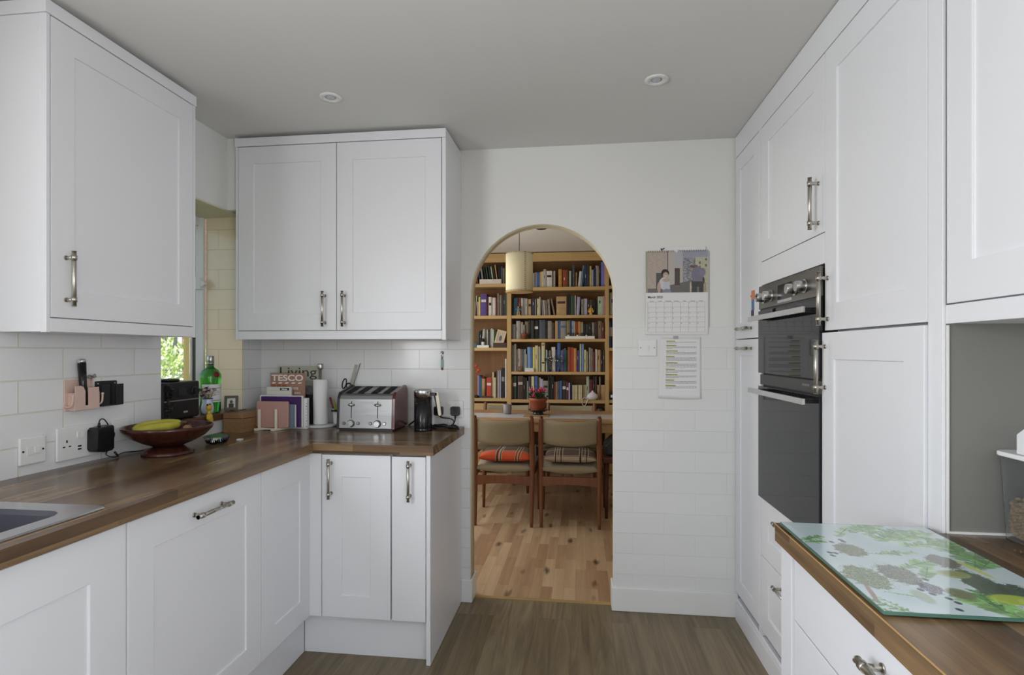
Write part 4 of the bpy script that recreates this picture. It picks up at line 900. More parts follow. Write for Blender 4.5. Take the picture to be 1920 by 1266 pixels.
# ---------------------------------------------------------------- back-wall socket, plugs, cables
TY = YB-.0075
t = thing('double_socket', 'white double socket plate on back tiles right of the milk frother', 'socket', (0,0,0))
b = MB(); b.box(-.752, TY-.009, .960, -.612, TY, 1.046); b.build('plate', WHITE, t, bevel=.003)
for x in (-.700, -.682): b = MB(); b.box(x, TY-.012, 1.018, x+.012, TY-.009, 1.034); b.build('rocker', WHITE, t, bevel=.0008)
PT = [(-.738,'black plug in the left half of the back wall socket, partly behind the frother handle'), (-.650,'black plug in the right half of the back wall socket')]
for i, (x, lb) in enumerate(PT):
    t = thing('power_plug', lb if i else 'black plug in the left half of that socket, behind the frother handle', 'plug', (x, TY-.010, .995), 0, 'plugs in the back wall socket')
    b = MB(); P = rrect(-.024, -.025, .024, .022, .010); b.prism([(p[0], p[1]) for p in P], -.024, 0, 'y'); b.build('plug_body', BLACK, t, bevel=.003)
    b = MB(); 
    if i: pth = [(0,-.012,-.024),(.0,-.014,-.045),(-.006,-.03,-.066),(-.03,-.05,-.078),(-.07,-.06,-.080),(-.12,-.07,-.079)]
    else: pth = [(0,-.012,-.024),(.02,-.02,-.035),(.07,-.03,-.040),(.085,-.03,-.055),(.07,-.04,-.076),(.03,-.06,-.079),(-.02,-.05,-.079)]
    b.tube(smooth(pth), .0032, 8); b.tube([(0,-.012,-.020),(0,-.013,-.040)] if i else [(0,-.012,-.020),(.014,-.016,-.032)], [.006,.0038], 8); b.build('cable', BLACK, t)
b = MB(); rd = random.Random(5)
P = []
for k in range(60):
    a = k*.42; r_ = .035+.012*math.sin(k*.9); P.append((-.690+r_*1.45*math.cos(a), 2.765+r_*.85*math.sin(a)+.004*math.sin(k), WT+.0045+.014*(k/60)+.003*math.sin(k*1.7)))
b.tube(smooth(P, 3), .0034, 7)
b.tube(smooth([(-.66,2.74,WT+.006),(-.63,2.72,WT+.012),(-.612,2.735,WT+.006),(-.618,2.775,WT+.005),(-.66,2.80,WT+.006)]), .0036, 8)
tag(b.build('cable_bundle', BLACK), 'loosely coiled black cable on worktop right of the milk frother', 'cable')
b = MB(); b.tube(smooth([(-.90,2.845,WT+.004),(-.86,2.83,WT+.03),(-.84,2.80,WT+.006),(-.81,2.815,WT+.05),(-.80,2.83,WT+.01),(-.77,2.80,WT+.005)]), .004, 8)
tag(b.build('toaster_cable', BLACK), 'black toaster cable on worktop between toaster and milk frother', 'cable')
# hanging peeler on the tiles
t = thing('bottle_opener', 'small green-handled tool hanging on the back tiles below the cabinet', 'kitchen tool', (-.724, TY-.006, 1.24))
b = MB(); b.tube([(-.004,0,.020),(-.005,0,.045),(0,0,.052),(.005,0,.045),(.002,0,.022)], .0018, 8); b.build('steel_head', CHROME, t)
b = MB(); b.prism(rrect(-.0065,-.022,.0065,.020,.003), -.003, .003, 'y'); b.build('handle', mat('mint_green', rgb(130,170,150), .4), t, bevel=.001)
b = MB(); b.ball((0,0,-.028), .0055, .004, .008); b.build('end_cap', mat('dull_red', rgb(130,70,60), .4), t)
b = MB(); b.cyl((0,.002,.052),(0,-.004+.010,.052),.005,seg=12); b.lathe([(.009,0),(.009,.002)], M=Matrix.Translation((0,.0055,.056)) @ Matrix.Rotation(PI/2,4,'X'), seg=16); b.build('suction_hook', CLEARP, t)

# ================================================================ RIGHT PART OF THE BACK WALL
PYW = YB-.0005
t = thing('light_switch', 'white single light switch on the back wall left of the notice', 'switch', (0,0,0))
b = MB(); b.box(.281, TY-.008, 1.279, .369, TY, 1.362); b.build('plate', WHITE, t, bevel=.003)
b = MB(); b.prism([(.320,0),(.331,0),(.331,.001),(.320,.001)], 0, 1) if False else b.box(.319, TY-.0125, 1.309, .332, TY-.008, 1.332); b.build('rocker', WHITE, t, bevel=.001)
for x in (.291, .358): b = MB(); b.cyl((x, TY-.0078, 1.3205), (x, TY-.0088, 1.3205), .0028, seg=12); b.build('screw', INKG, t)
# calendar
cx0, cx1, cz0, czm, cz1 = .316, .615, 1.388, 1.594, 1.801
CY = YB-.016
t = thing('wall_calendar', 'wall calendar open at March with street photo of two people', 'calendar', (0,0,0))
b = MB(); b.box(cx0, CY, cz0, cx1, CY+.004, cz1); b.build('page', PAPER, t, bevel=.0005)
b = MB(); b.box(cx0+.004, CY+.0042, cz0-.003, cx1+.004, CY+.006, cz1); b.build('page_behind', PAPER, t)
def ell(u, v, cx, cy, rx, ry): return ((u-cx)/rx)**2+((v-cy)/ry)**2 < 1
def street(u, v):
    n1 = .5+.5*math.sin(u*57+math.sin(v*23)*3)*math.sin(v*41+u*11); n2 = random.random()
    c = None
    v_road = .0+.36*u if u < .72 else .26
    if v < .10+.32*max(0, u-.15) and u < .78: c = (.45,.43,.42)
    elif u < .36: c = (.80-.04*n1,.70-.04*n1,.62-.04*n1)
    elif u < .60: c = (.78,.73,.68) if v < .62 or u < .47 else (.72,.72,.76)
    elif u < .80:
        c = (.52+.25*n1,.52+.25*n1,.56+.25*n1) if n2 > .35 else (.36,.35,.40)
        if v > .82: c = (.62,.64,.72)
    else:
        c = (.80,.78,.60) if n2 > .08 else (.6,.6,.5)
        if v > .84: c = (.62,.64,.74)
        for wx, wy in ((.87,.70),(.97,.78),(.87,.60),(.97,.64)):
            if abs(u-wx) < .014 and abs(v-wy) < .03: c = (.42,.42,.42)
    if .345 < u < .365 and v > .40: c = (.45,.38,.36)
    if .17 < u < .34 and .08 < v < .48: c = (.34,.33,.36)
    if .47 < u < .555 and .18 < v < .60: c = (.36,.28,.27) if v < .585-.0*(u) else c
    if u < .03: c = (.70,.68,.55)
    # woman on the left
    if ell(u, v, .315, .465, .064, .10): c = (.20,.14,.15)
    if ell(u, v, .322, .42, .045, .072): c = (.82,.66,.56)
    if ell(u, v, .325, .40, .02, .012): c = (.92,.85,.82)
    if ell(u, v, .30, .22, .085, .15): c = (.86,.82,.82)
    if ell(u, v, .335, .12, .058, .15): c = (.76,.80,.88)
    if ell(u, v, .215, .12, .030, .13) or ell(u, v, .33, .30, .055, .045): c = (.82,.66,.56)
    if ell(u, v, .34, .03, .07, .06): c = (.55,.56,.64)
    # man on the right
    if ell(u, v, .765, .56, .035, .075): c = (.74,.56,.48)
    if ell(u, v, .775, .625, .065, .045): c = (.45,.34,.32) if v < .65 else (.66,.60,.52)
    if ell(u, v, .835, .42, .10, .20): c = (.50,.48,.60)
    if ell(u, v, .91, .48, .055, .10): c = (.52,.50,.63)
    if .74 < u < .93 and v < .26: c = (.30,.29,.30) if not (.825 < u < .86 and v < .13) else (.5,.48,.47)
    if ell(u, v, .725, .12, .015, .14): c = (.82,.74,.60)
    if ell(u, v, .93, .28, .02, .08) or ell(u, v, .955, .10, .018, .12): c = (.40,.28,.26) if v > .2 else (.75,.6,.5)
    j = (n2-.5)*.06; g_ = sum(c)/3; c = tuple((k*.62+g_*.38)*.92+.02 for k in c)
    return tuple(min(1, max(0, k+j)) for k in c)
picture('street_photo', cx1-cx0, cz1-czm, 190, 130, street, face_negY(cx0, CY-.0004, czm), PRINT, t)
tx = text_obj('month_heading', 'March 2025', .02, INK, face_negY(0, CY-.0006, 0), t, bold=.0003)
fit(tx, cx0+.010, cx0+.083, czm-.0275, czm-.0160)
b = MB(); gx0, gx1 = cx0+.010, cx1-.014; gz1, gz0 = czm-.038, cz0+.010
for i in range(8): x = gx0+(gx1-gx0)*i/7; b.box(x-.0004, CY-.0005, gz0, x+.0004, CY, gz1-.009)
for j in range(7): z = gz0+(gz1-.009-gz0)*j/6; b.box(gx0, CY-.0005, z-.0004, gx1, CY, z+.0004)
b.build('grid', mat('grid_ink', rgb(150,150,158), .6), t, merge=False)
days = ['Monday','Tuesday','Wednesday','Thursday','Friday','Saturday','Sunday']
for i, d in enumerate(days): text_obj('weekday', d, .0062, INKG, face_negY(gx0+(gx1-gx0)*(i+.5)/7, CY-.0005, gz1-.006), t, align='CENTER')
dd = 1
for r_ in range(6):
    for i in range(7):
        if (r_ == 0 and i < 5) or dd > 31: continue
        text_obj('date', str(dd), .0062, INKG, face_negY(gx0+(gx1-gx0)*i/7+.002, CY-.0005, gz0+(gz1-.009-gz0)*(6-r_)/6-.0075), t); dd += 1
b = MB()
for k in range(26):
    x = cx0+.012+(cx1-cx0-.024)*k/25
    if abs(x-(cx0+cx1)/2) < .012: continue
    P = [Vector((x, CY+.002+.0055*math.cos(a), cz1-.002+.0055*math.sin(a))) for a in [2*PI*q/10 for q in range(11)]]; b.tube(P, .0009, 5, cap=False)
b.build('wire_binding', mat('binding_wire', rgb(120,118,112), .4, .6), t, merge=False)['kind'] = 'stuff'
b = MB(); b.prism([(cx0+.02, cz1-.004), (cx1-.006, cz1-.004), (cx1-.010, cz1+.022), (cx0+.03, cz1+.020)], CY+.006, CY+.0065, 'y'); b.build('clear_sheet', mat('clear_film', (.80,.80,.80), .15), t)
b = MB(); b.lathe([(.0075,0),(.0085,.003),(.005,.006),(0,.0065)], M=Matrix.Translation(((cx0+cx1)/2, CY, cz1-.002)) @ Matrix.Rotation(PI/2, 4, 'X'), seg=18); b.build('push_pin', WHITE, t)
b = MB(); b.box((cx0+cx1)/2-.004, CY+.006, cz1+.0, (cx0+cx1)/2+.004, YB-.0005, cz1+.006); b.build('hanger', WHITE, t)
# clips on the binding
b = MB(); x = cx0+.082; b.tube([(x-.008,CY+.001,cz1+.004),(x+.008,CY-.002,cz1+.014)], .0022, 8); b.tube([(x-.008,CY+.001,cz1+.013),(x-.002,CY,cz1+.005)], .0026, 8)
tag(b.build('paper_clip', INK), 'small black clip on the top edge of the wall calendar', 'clip')
# notice with yellow highlighted headings
t = thing('notice_sheet', 'white sheet of typed text with yellow highlighted headings below calendar', 'notice', (0,0,0))
nx0, nx1, nz0, nz1 = .377, .584, 1.069, 1.372
NX, NZ = 20, 14
vs = []; fs = []
def nbend(u, v): return TY-.0015-.004*math.sin(PI*u)*(1-v)**2-.012*max(0, .12-v)*max(0,u-.3)*6-.006*max(0,.15-u)*v
for j in range(NZ+1):
    for i in range(NX+1): u, v = i/NX, j/NZ; vs.append((nx0+.008*v*(1-u)+(nx1-nx0)*u+.0*v, nbend(u, v), nz0+(nz1-nz0)*v-.003*(1-v)*math.sin(u*3)))
for j in range(NZ):
    for i in range(NX): a = j*(NX+1)+i; fs.append((a, a+1, a+NX+2, a+NX+1))
b = MB(); b.add(vs, fs, 0, True); o = b.build('paper', PAPER, t); sm_ = o.modifiers.new('solid', 'SOLIDIFY'); sm_.thickness = .0003; sm_.offset = 1
rd = random.Random(12); b = MB(); bh = MB()
v = .955
groups = [3,3,2,5,4,3,5,2,3,3]
for gi, n_l in enumerate([2,3,4,5,5,3,3,4,3]):
    v -= .012; u0 = .17
    wv = rd.uniform(.14,.27)
    def strip(B, ua, ub, va, vb, off, k=8):
        V = [(nx0+.008*va*(1-u)+(nx1-nx0)*u, nbend(u, va)-off, nz0+(nz1-nz0)*va-.003*(1-va)*math.sin(u*3)) for u in [ua+(ub-ua)*q/k for q in range(k+1)]]
        V += [(nx0+.008*vb*(1-u)+(nx1-nx0)*u, nbend(u, vb)-off, nz0+(nz1-nz0)*vb-.003*(1-vb)*math.sin(u*3)) for u in [ua+(ub-ua)*q/k for q in range(k+1)]]
        B.add(V, [(q, q+1, k+q+2, k+q+1) for q in range(k)])
    strip(bh, u0-.01, u0+wv+.01, v-.013, v+.006, .0004); strip(b, u0, u0+wv, v-.006, v, .0006)
    v -= .020
    for k in range(n_l-1 if n_l > 3 else n_l):
        u1 = .90 if k < n_l-1 else rd.uniform(.3,.6)
        q = u0
        while q < u1:
            e = min(u1, q+rd.uniform(.03,.10)); strip(b, q, e-.008, v-.0045, v, .0005, 2); q = e
        v -= .0155
    v -= .010
b.build('typed_lines', mat('typed_ink', rgb(96,92,120), .7), t, merge=False)['kind'] = 'stuff'
bh.build('highlights', mat('highlighter', rgb(206,196,70), .7), t, merge=False)['kind'] = 'stuff'
b = MB(); b.box(.45, TY-.0028, nz1-.008, .475, TY-.0022, nz1+.008); b.build('tape', CLEARP, t)

# ================================================================ RIGHT WORKTOP
t = thing('glass_worktop_saver', 'herb and spice printed glass board on the right worktop', 'chopping board', (0,0,0))
gx0, gx1, gy0, gy1, gz = .438, .738, .880, 1.316, WT+.008
def Q(zx, zy): return onZ(1440+zx/4, 950+zy/4, gz)
import numpy as np
NBX, NBY = 210, 300
rg = np.random.RandomState(3)
U, V = np.meshgrid((np.arange(NBX)+.5)/NBX, (np.arange(NBY)+.5)/NBY)
PX = gx0+(gx1-gx0)*U; PY = gy0+(gy1-gy0)*V
speck = rg.rand(NBY, NBX)
def soft(nx_, ny_):
    g = rg.rand(ny_+2, nx_+2); x = U*nx_; y = V*ny_; xi = x.astype(int); yi = y.astype(int); fx_ = x-xi; fy2 = y-yi; fx_ = fx_*fx_*(3-2*fx_); fy2 = fy2*fy2*(3-2*fy2)
    return (g[yi,xi]*(1-fx_)+g[yi,xi+1]*fx_)*(1-fy2)+(g[yi+1,xi]*(1-fx_)+g[yi+1,xi+1]*fx_)*fy2
n1 = soft(5, 8); n2 = soft(40, 56)
IMG = np.stack([.74+.10*n1, .83+.07*n1, .86+.06*n1], -1)
def put(mask, col, k=.85):
    k = (mask*k)[..., None]; IMG[:] = IMG*(1-k)+np.array(col)*k if not hasattr(col, 'shape') else IMG*(1-k)+col*k
def ellm(cx, cy, rx, ry, a=0, soft_=.25):
    dx, dy = PX-cx, PY-cy; s1 = dx*math.cos(a)+dy*math.sin(a); s2 = -dx*math.sin(a)+dy*math.cos(a)
    d = np.sqrt((s1/rx)**2+(s2/ry)**2); return np.clip((1-d)/soft_+.5, 0, 1)
# herb branches: stem with rows of small leaflets, the greens varying from leaf to leaf
leafs = [(Q(310,235), .030, .010, .5), (Q(350,262), .022, .008, .2), (Q(560,185), .045, .012, .9), (Q(760,165), .055, .018, 1.1), (Q(900,215), .055, .022, .8), (Q(1060,225), .055, .022, .6), (Q(1180,285), .05, .020, .3), (Q(1330,290), .045, .020, .9), (Q(1420,345), .045, .018, 1.3), (Q(1560,400), .05, .020, 1.0), (Q(1640,440), .035, .016, .8), (Q(930,350), .040, .010, .2), (Q(1130,430), .045, .014, .5), (Q(1190,500), .035, .012, 1.0), (Q(880,740), .040, .008, 2.2), (Q(820,770), .03, .008, 2.6), (Q(1000,765), .045, .006, 2.0), (Q(1580,735), .03, .014, 2.0), (Q(1740,745), .045, .020, 2.4), (Q(1810,800), .04, .020, 2.0), (Q(1650,700), .03, .012, 1.5), (Q(1050,670), .03, .004, 2.8), (Q(700,160), .05, .016, .7)]
for (p, L, W_, a) in leafs:
    g = rg.rand(); base = np.array([.34+.22*g, .56+.18*g, .30+.14*g])
    ca_, sa_ = math.cos(a), math.sin(a)
    for q in range(11):
        s_ = -L+2*L*q/10
        for sd in (-1, 1):
            aa = a+sd*(.7+.5*rg.rand()); ll = W_*(.55+.7*rg.rand())*(1.15-abs(s_)/L*.5)
            cx_ = p[0]+ca_*s_+math.cos(aa)*ll*.6; cy2 = p[1]+sa_*s_+math.sin(aa)*ll*.6
            put(ellm(cx_, cy2, ll*.75, ll*.30, aa, .35), tuple(base*(.78+.45*rg.rand())), .8)
    put(ellm(p[0], p[1], L, .0012, a, .6), tuple(base*.75), .7)
for (p, rx, ry, col) in [(Q(610,325), .026, .034, (.44,.47,.36)), (Q(735,530), .032, .046, (.46,.52,.38)), (Q(970,505), .028, .042, (.42,.44,.38)), (Q(1320,415), .024, .034, (.33,.33,.26)), (Q(1640,600), .024, .066, (.22,.30,.22)), (Q(1220,615), .016, .022, (.42,.40,.46)), (Q(1850,640), .03, .03, (.20,.28,.20))]:
    d = np.sqrt(((PX-p[0])/rx)**2+((PY-p[1])/ry)**2)+.35*(n2-.5)
    mk = np.clip((1.0-d)/.12+.5, 0, 1)
    put(np.clip((1.28-d)/.2, 0, 1)*(speck > .72), col, .6)
    put(mk, (np.array(col)*(1.0+.0*d[..., None])+((speck-.45)*.34)[..., None]), .85)
for (p, rx, ry, a, col) in [(Q(1850,705), .034, .020, 0, (.76,.84,.30)), (Q(1400,510), .026, .018, 0, (.64,.68,.42)), (Q(1400,505), .020, .012, 0, (.56,.60,.34)), (Q(1550,470), .006, .042, .15, (.78,.82,.42)), (Q(1450,660), .018, .022, 0, (.42,.44,.30)), (Q(1160,680), .012, .026, 0, (.66,.72,.64)), (Q(770,650), .004, .040, -.2, (.60,.50,.47))]: put(ellm(p[0], p[1], rx, ry, a, .3), col, .85)
for a_, c_ in ((455,345),(480,368),(500,350),(470,265),(540,250),(560,262),(1180,550),(1140,580),(1145,628),(1360,695),(1430,728),(1440,780),(1235,660),(1160,600)):
    p = Q(a_, c_); put(ellm(p[0], p[1], .0042, .0058, .3, .4), (.17,.19,.30), .95)
IMG = np.clip(IMG, 0, 1)
def board(u, v): return tuple(float(q) for q in IMG[min(NBY-1, int(v*NBY)), min(NBX-1, int(u*NBX))])
PG = vcol_mat('printed_glass', .04, coat=1.0)
M = Matrix(((1,0,0,gx0+.002),(0,1,0,gy0+.002),(0,0,1,gz+.0002),(0,0,0,1)))
picture('printed_face', gx1-gx0-.004, gy1-gy0-.004, NBX, NBY, board, M, PG, t)
b = MB(); b.prism(rrect(gx0, gy0, gx1, gy1, .004), gz-.0045, gz, 'z'); b.build('glass_plate', mat('glass_edge_green', rgb(70,110,96), .08, coat=.5), t)
b = MB()
for (x, y) in ((gx0+.02,gy0+.02),(gx1-.02,gy0+.02),(gx0+.02,gy1-.02),(gx1-.02,gy1-.02)): 
    b = MB(); b.cyl((x,y,WT),(x,y,gz-.0045),.006,seg=12); b.build('foot', CLEARP, t)
# food container
t = thing('food_container', 'clear plastic container with white lid at right edge on worktop', 'container', (0,0,0))
c0, c1, d0, d1 = .864, 1.040, 1.03, 1.300
def tub(o_, z): return rrect(c0+o_, d0+o_, c1-o_, d1-o_, .02)
n = len(tub(0,0)); zs_ = [(.008, WT+.0005), (.001, 1.084), (.003, 1.084), (.010, WT+.003)]
vs = []
for o__, z in zs_: vs += [(p[0], p[1], z) for p in tub(o__, z)]
fs = [tuple(range(n))[::-1]]
for k in range(3):
    for i in range(n): fs.append((k*n+i, k*n+(i+1)%n, (k+1)*n+(i+1)%n, (k+1)*n+i))
fs.append(tuple(3*n+i for i in range(n)))
b = MB(); b.add(vs, fs, 0, False); b.build('tub', CLEARP, t)
b = MB(); b.prism(rrect(c0-.004, d0-.004, c1+.004, d1+.002, .022), 1.0845, 1.094, 'z'); b.build('lid', WHITE, t, bevel=.002)
b = MB(); b.prism([(1.245,1.0945),(1.245,1.134),(1.225,1.148),(1.13,1.148),(1.11,1.134),(1.11,1.0945),(1.13,1.0945),(1.13,1.118),(1.205,1.118),(1.205,1.0945)], .868, .884, 'x'); b.prism([(1.245,1.0945),(1.245,1.134),(1.225,1.148),(1.13,1.148),(1.11,1.134),(1.11,1.0945)], .884, .889, 'x'); b.build('flip_cap', WHITE, t, bevel=.002)
rd = random.Random(8); b = MB()
for k in range(1150):
    side = rd.random()
    x = rd.uniform(c0+.020, c1-.020); y = rd.uniform(d0+.020, d1-.020); z = rd.uniform(WT+.010, .990)
    if side < .45: x = c0+.019+rd.uniform(0,.006)
    elif side < .62: y = d1-.019-rd.uniform(0,.005)
    elif side < .8: y = d0+.019+rd.uniform(0,.005)
    else: z = .988+rd.uniform(-.003,.010)
    b.ball((x,y,z), rd.uniform(.0045,.0065), rd.uniform(.0045,.0065), rd.uniform(.003,.005), 7, 4)
b.box(c0+.024, d0+.024, WT+.006, c1-.024, d1-.024, .985)
o = b.build('kibble', mat('kibble', rgb(142,118,84), .8, vary=.25, vscale=90), merge=False); tag(o, 'brown dry pellets filling the lower half of the clear container', 'pet food', kind='stuff')
b = MB(); b.lathe([(0,0),(.020,.001),(.030,.020),(.028,.020),(.018,.004),(0,.003)], cx=.915, cy=1.23, z=1.002, seg=20); b.tube([(.925,1.20,1.018),(.95,1.14,1.03)], .006, 8)
tag(b.build('scoop', mat('dark_scoop', rgb(50,50,60), .4)), 'dark plastic scoop lying on the pellets inside the container', 'scoop')
b = MB(); 
for (x, y) in ((.835,1.20),(.842,1.195),(.838,1.188)): b.ball((x, y, WT+.0025), .003, .002, .002, 7, 4)
tag(b.build('crumbs', BARK, merge=False), 'few dark crumbs on the right worktop by the container', 'crumbs', kind='stuff')
# ================================================================ DINING ROOM
YK = 5.95; YW = 6.225
def bx(px, y=700): return onY(px, y, YK)[0]
def bz(py, px=1046): return onY(px, py, YK)[1]
XA = -1.93                      # left end of the bookcase
L1, L2 = bx(950.5), bx(958.5)   # upright between left and centre bays
R1, R2 = bx(1135), bx(1142)
XB = R2+.80
t = thing('bookcase', 'large light wood bookcase filling the dining room end wall', 'bookcase', (0,0,0))
for a_, c_ in ((XA, XA+.03), (L1, L2), (R1, R2), (XB, XB+.03)):
    b = MB(); b.box(a_, YK, 0, c_, YW, 2.27); b.build('upright', OAK, t, bevel=.001)
ztop = bz(490)
b = MB(); b.box(XA, YK-.012, ztop, XB+.03, YK+.01, DCZ-.012); b.build('fascia', OAKX, t, bevel=.001)
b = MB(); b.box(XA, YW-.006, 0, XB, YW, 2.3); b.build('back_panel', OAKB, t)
def shelf(a_, c_, ptop, pbot):
    z1 = bz(ptop); z0 = bz(pbot); b = MB(); b.box(a_, YK+.004, z0, c_, YW-.006, z1); b.build('shelf', OAKX, t, bevel=.001); return z1
ZC = {k: shelf(L2, R1, *v) for k, v in dict(A=(538,544.5), B=(591,596.5), C=(635.5,641), D=(697.5,702.5), E=(750,756), F=(805,811), G=(868,874)).items()}
ZL = {k: shelf(XA+.03, L1, *v) for k, v in dict(A=(530,536.5), B=(591,597), C=(652,658), D=(748,754)).items()}
ZR = {k: shelf(R2, XB, *v) for k, v in dict(A=(537,543), B=(592,597), C=(652.5,658), D=(749,755)).items()}
# drawer fronts below the left and right bays
for a_, c_ in ((XA+.032, L1-.002), (R2+.002, XB-.002)):
    for k in range(3):
        z1 = .745-k*.245; b = MB(); b.box(a_, YK-.002, z1-.24, c_, YK+.018, z1); d = b.build('drawer', OAKX, t, bevel=.002)
        b = MB(); b.cyl(((a_+c_)/2, YK-.022, z1-.12), ((a_+c_)/2, YK-.002, z1-.12), .012, seg=14); b.build('knob', OAK, d)
PAL = dict(k=('black',(28,27,30)), K=('charcoal',(52,52,56)), s=('slate',(74,82,96)), n=('navy',(44,48,84)), b=('blue',(70,100,160)), B=('sky blue',(128,160,206)), l=('lilac',(168,164,196)), p=('purple',(92,70,140)), v=('periwinkle',(116,130,214)), t=('teal',(54,104,112)), g=('dark green',(58,78,66)), G=('pale green',(170,190,170)), e=('grey',(140,138,134)), E=('light grey',(178,174,170)), a=('taupe',(128,112,96)), c=('cream',(206,196,160)), w=('white',(214,208,206)), y=('yellow',(206,200,110)), o=('ochre',(188,136,70)), O=('orange',(214,110,60)), r=('red',(178,62,48)), R=('rust',(140,66,40)), m=('maroon',(96,40,44)), d=('dark brown',(70,50,42)), f=('tan',(182,150,112)), i=('pink',(206,150,180)))
BM = {}
def bmat(c):
    if c not in BM: BM[c] = mat('cover_'+PAL[c][0].replace(' ', '_'), rgb(*PAL[c][1]), .55, vary=.12, vscale=22)
    return BM[c]
# rows of books: (px0, px1, top px, colour, lean in degrees, band colour)
ROWS = {}
ROWS['A','C'] = [(959,964,508,'e'),(964,968,512,'w'),(968,974,505,'a'),(974,979,510,'t'),(979,985,506,'f'),(985,991,511,'K'),(991,996,507,'l'),(996,1000,513,'E'),(1000,1003,512,'e'),(1003,1006,511,'E'),(1006,1012,511,'b'),(1012,1015,510,'f'),(1015,1019,509,'c'),(1019,1024,505,'E'),(1024.5,1035,508,'w',0,'k'),(1035.5,1038,509,'e'),(1038,1041,508,'E'),(1047,1053.5,505,'o'),(1055,1064,506,'R'),(1064,1066,504,'d'),(1067,1071,508,'G'),(1073.5,1077.5,497,'s'),(1078.5,1082,511,'f'),(1085,1089.5,509,'w',6),(1091,1092.6,498,'B',6),(1093.8,1095.2,499,'t',6),(1096,1101,497,'n'),(1101,1105,496,'K'),(1105.2,1109,499,'y'),(1109.5,1112.5,506,'l'),(1113,1117,503,'n'),(1117,1120,498,'E'),(1120,1123,499,'e'),(1123,1127,496,'d'),(1127,1132.5,491.5,'v'),(1132.8,1134.6,496,'i')]
ROWS['B','C'] = [(960,963,560,'k'),(963,967,559,'t'),(967,972,558,'n'),(972,976,558,'R'),(977,981,559,'E'),(981,985,559,'e'),(985,989,560,'E'),(990.5,996,561,'f',0,'k'),(998,1003,560,'n'),(1003,1005,561,'e'),(1005,1007,561,'s'),(1007,1011,560,'c'),(1011,1013.5,557,'E'),(1015,1018,562,'e',-4),(1018.8,1022,563,'E',-4),(1023,1026.2,563,'a',-4),(1027.2,1031.2,561,'e',-4),(1035,1038.2,560,'a',-11),(1043,1062,556,'f',0,'d'),(1063,1066,552,'k'),(1066.2,1069.5,552,'k'),(1070,1077,555,'g'),(1077.5,1080,554,'E'),(1081.5,1087,557,'l',3),(1090,1094,561,'e'),(1094.2,1097,560,'E'),(1097.2,1101,560,'l'),(1101.5,1106,563,'K'),(1106,1112,562,'d'),(1112.5,1117,562,'k'),(1117.5,1120.5,562,'K'),(1121,1131,556,'G'),(1131.5,1134,555,'i')]
ROWS['C','C'] = [(960,966.5,608,'e'),(968,972,602,'E'),(972,976,602,'e'),(976.3,980,604,'E'),(980.5,984,609,'e'),(984,990.5,603,'a'),(991,996,601,'k'),(996,1001,601,'K'),(1001.3,1010,602,'k',0,'w'),(1011,1023,600,'s'),(1023.5,1027,602,'d'),(1027.2,1034.5,602,'e'),(1034.8,1040,605,'d'),(1041,1046,602,'f'),(1046.2,1050.5,601,'b'),(1050.8,1061,602,'e',0,'b'),(1061.5,1065,602,'c'),(1065.2,1069,601,'a'),(1069.2,1072,600,'n'),(1072.2,1076,602,'B'),(1076.2,1079,603,'f'),(1079.2,1084,603,'R'),(1084.2,1089,603,'o'),(1089.2,1093,604,'E'),(1094,1099,608,'k'),(1099,1104,608,'K'),(1104.2,1109,606,'k'),(1109.5,1114,605,'e'),(1114.2,1121,604,'d'),(1121.5,1128,602,'a'),(1128.5,1133.5,605,'m')]
ROWS['D','C'] = [(960,963.5,647,'e'),(963.8,967.5,645,'E'),(968.5,971,655,'a'),(971.2,975,654,'E'),(975.2,979,655,'a'),(979.2,983,655,'s'),(983.2,985.5,655,'G'),(985.7,988.5,664,'e'),(988.8,993.8,651,'B'),(994,998.5,651,'b'),(999,1003,651,'y'),(1003.5,1008.5,648,'c'),(1008.7,1012.5,650,'c'),(1012.7,1014.8,654,'t'),(1015.2,1021.5,642.5,'c',0,'k'),(1023.5,1026,656,'G'),(1026.2,1029.5,658,'n'),(1029.7,1033,657,'a'),(1034,1041,651,'w'),(1041.2,1044.5,656,'n'),(1045,1051,643,'b'),(1051.2,1054.5,657,'l'),(1054.7,1057.5,655,'p'),(1057.7,1061,653,'t'),(1061.2,1064,656,'g'),(1064.5,1071,651,'R'),(1071.2,1075.5,651.5,'r'),(1075.7,1081,653,'o'),(1081.3,1086,657,'p'),(1087,1090,645,'G'),(1090.2,1094.5,645,'B'),(1095.5,1099,656,'c'),(1099.2,1102,659,'c'),(1104,1108,652,'e'),(1108.2,1112,654,'a'),(1112.2,1116,660,'m'),(1116.5,1119.5,655,'w'),(1120,1126,656,'f'),(1127,1130.5,659,'k'),(1130.7,1134.3,657,'d')]
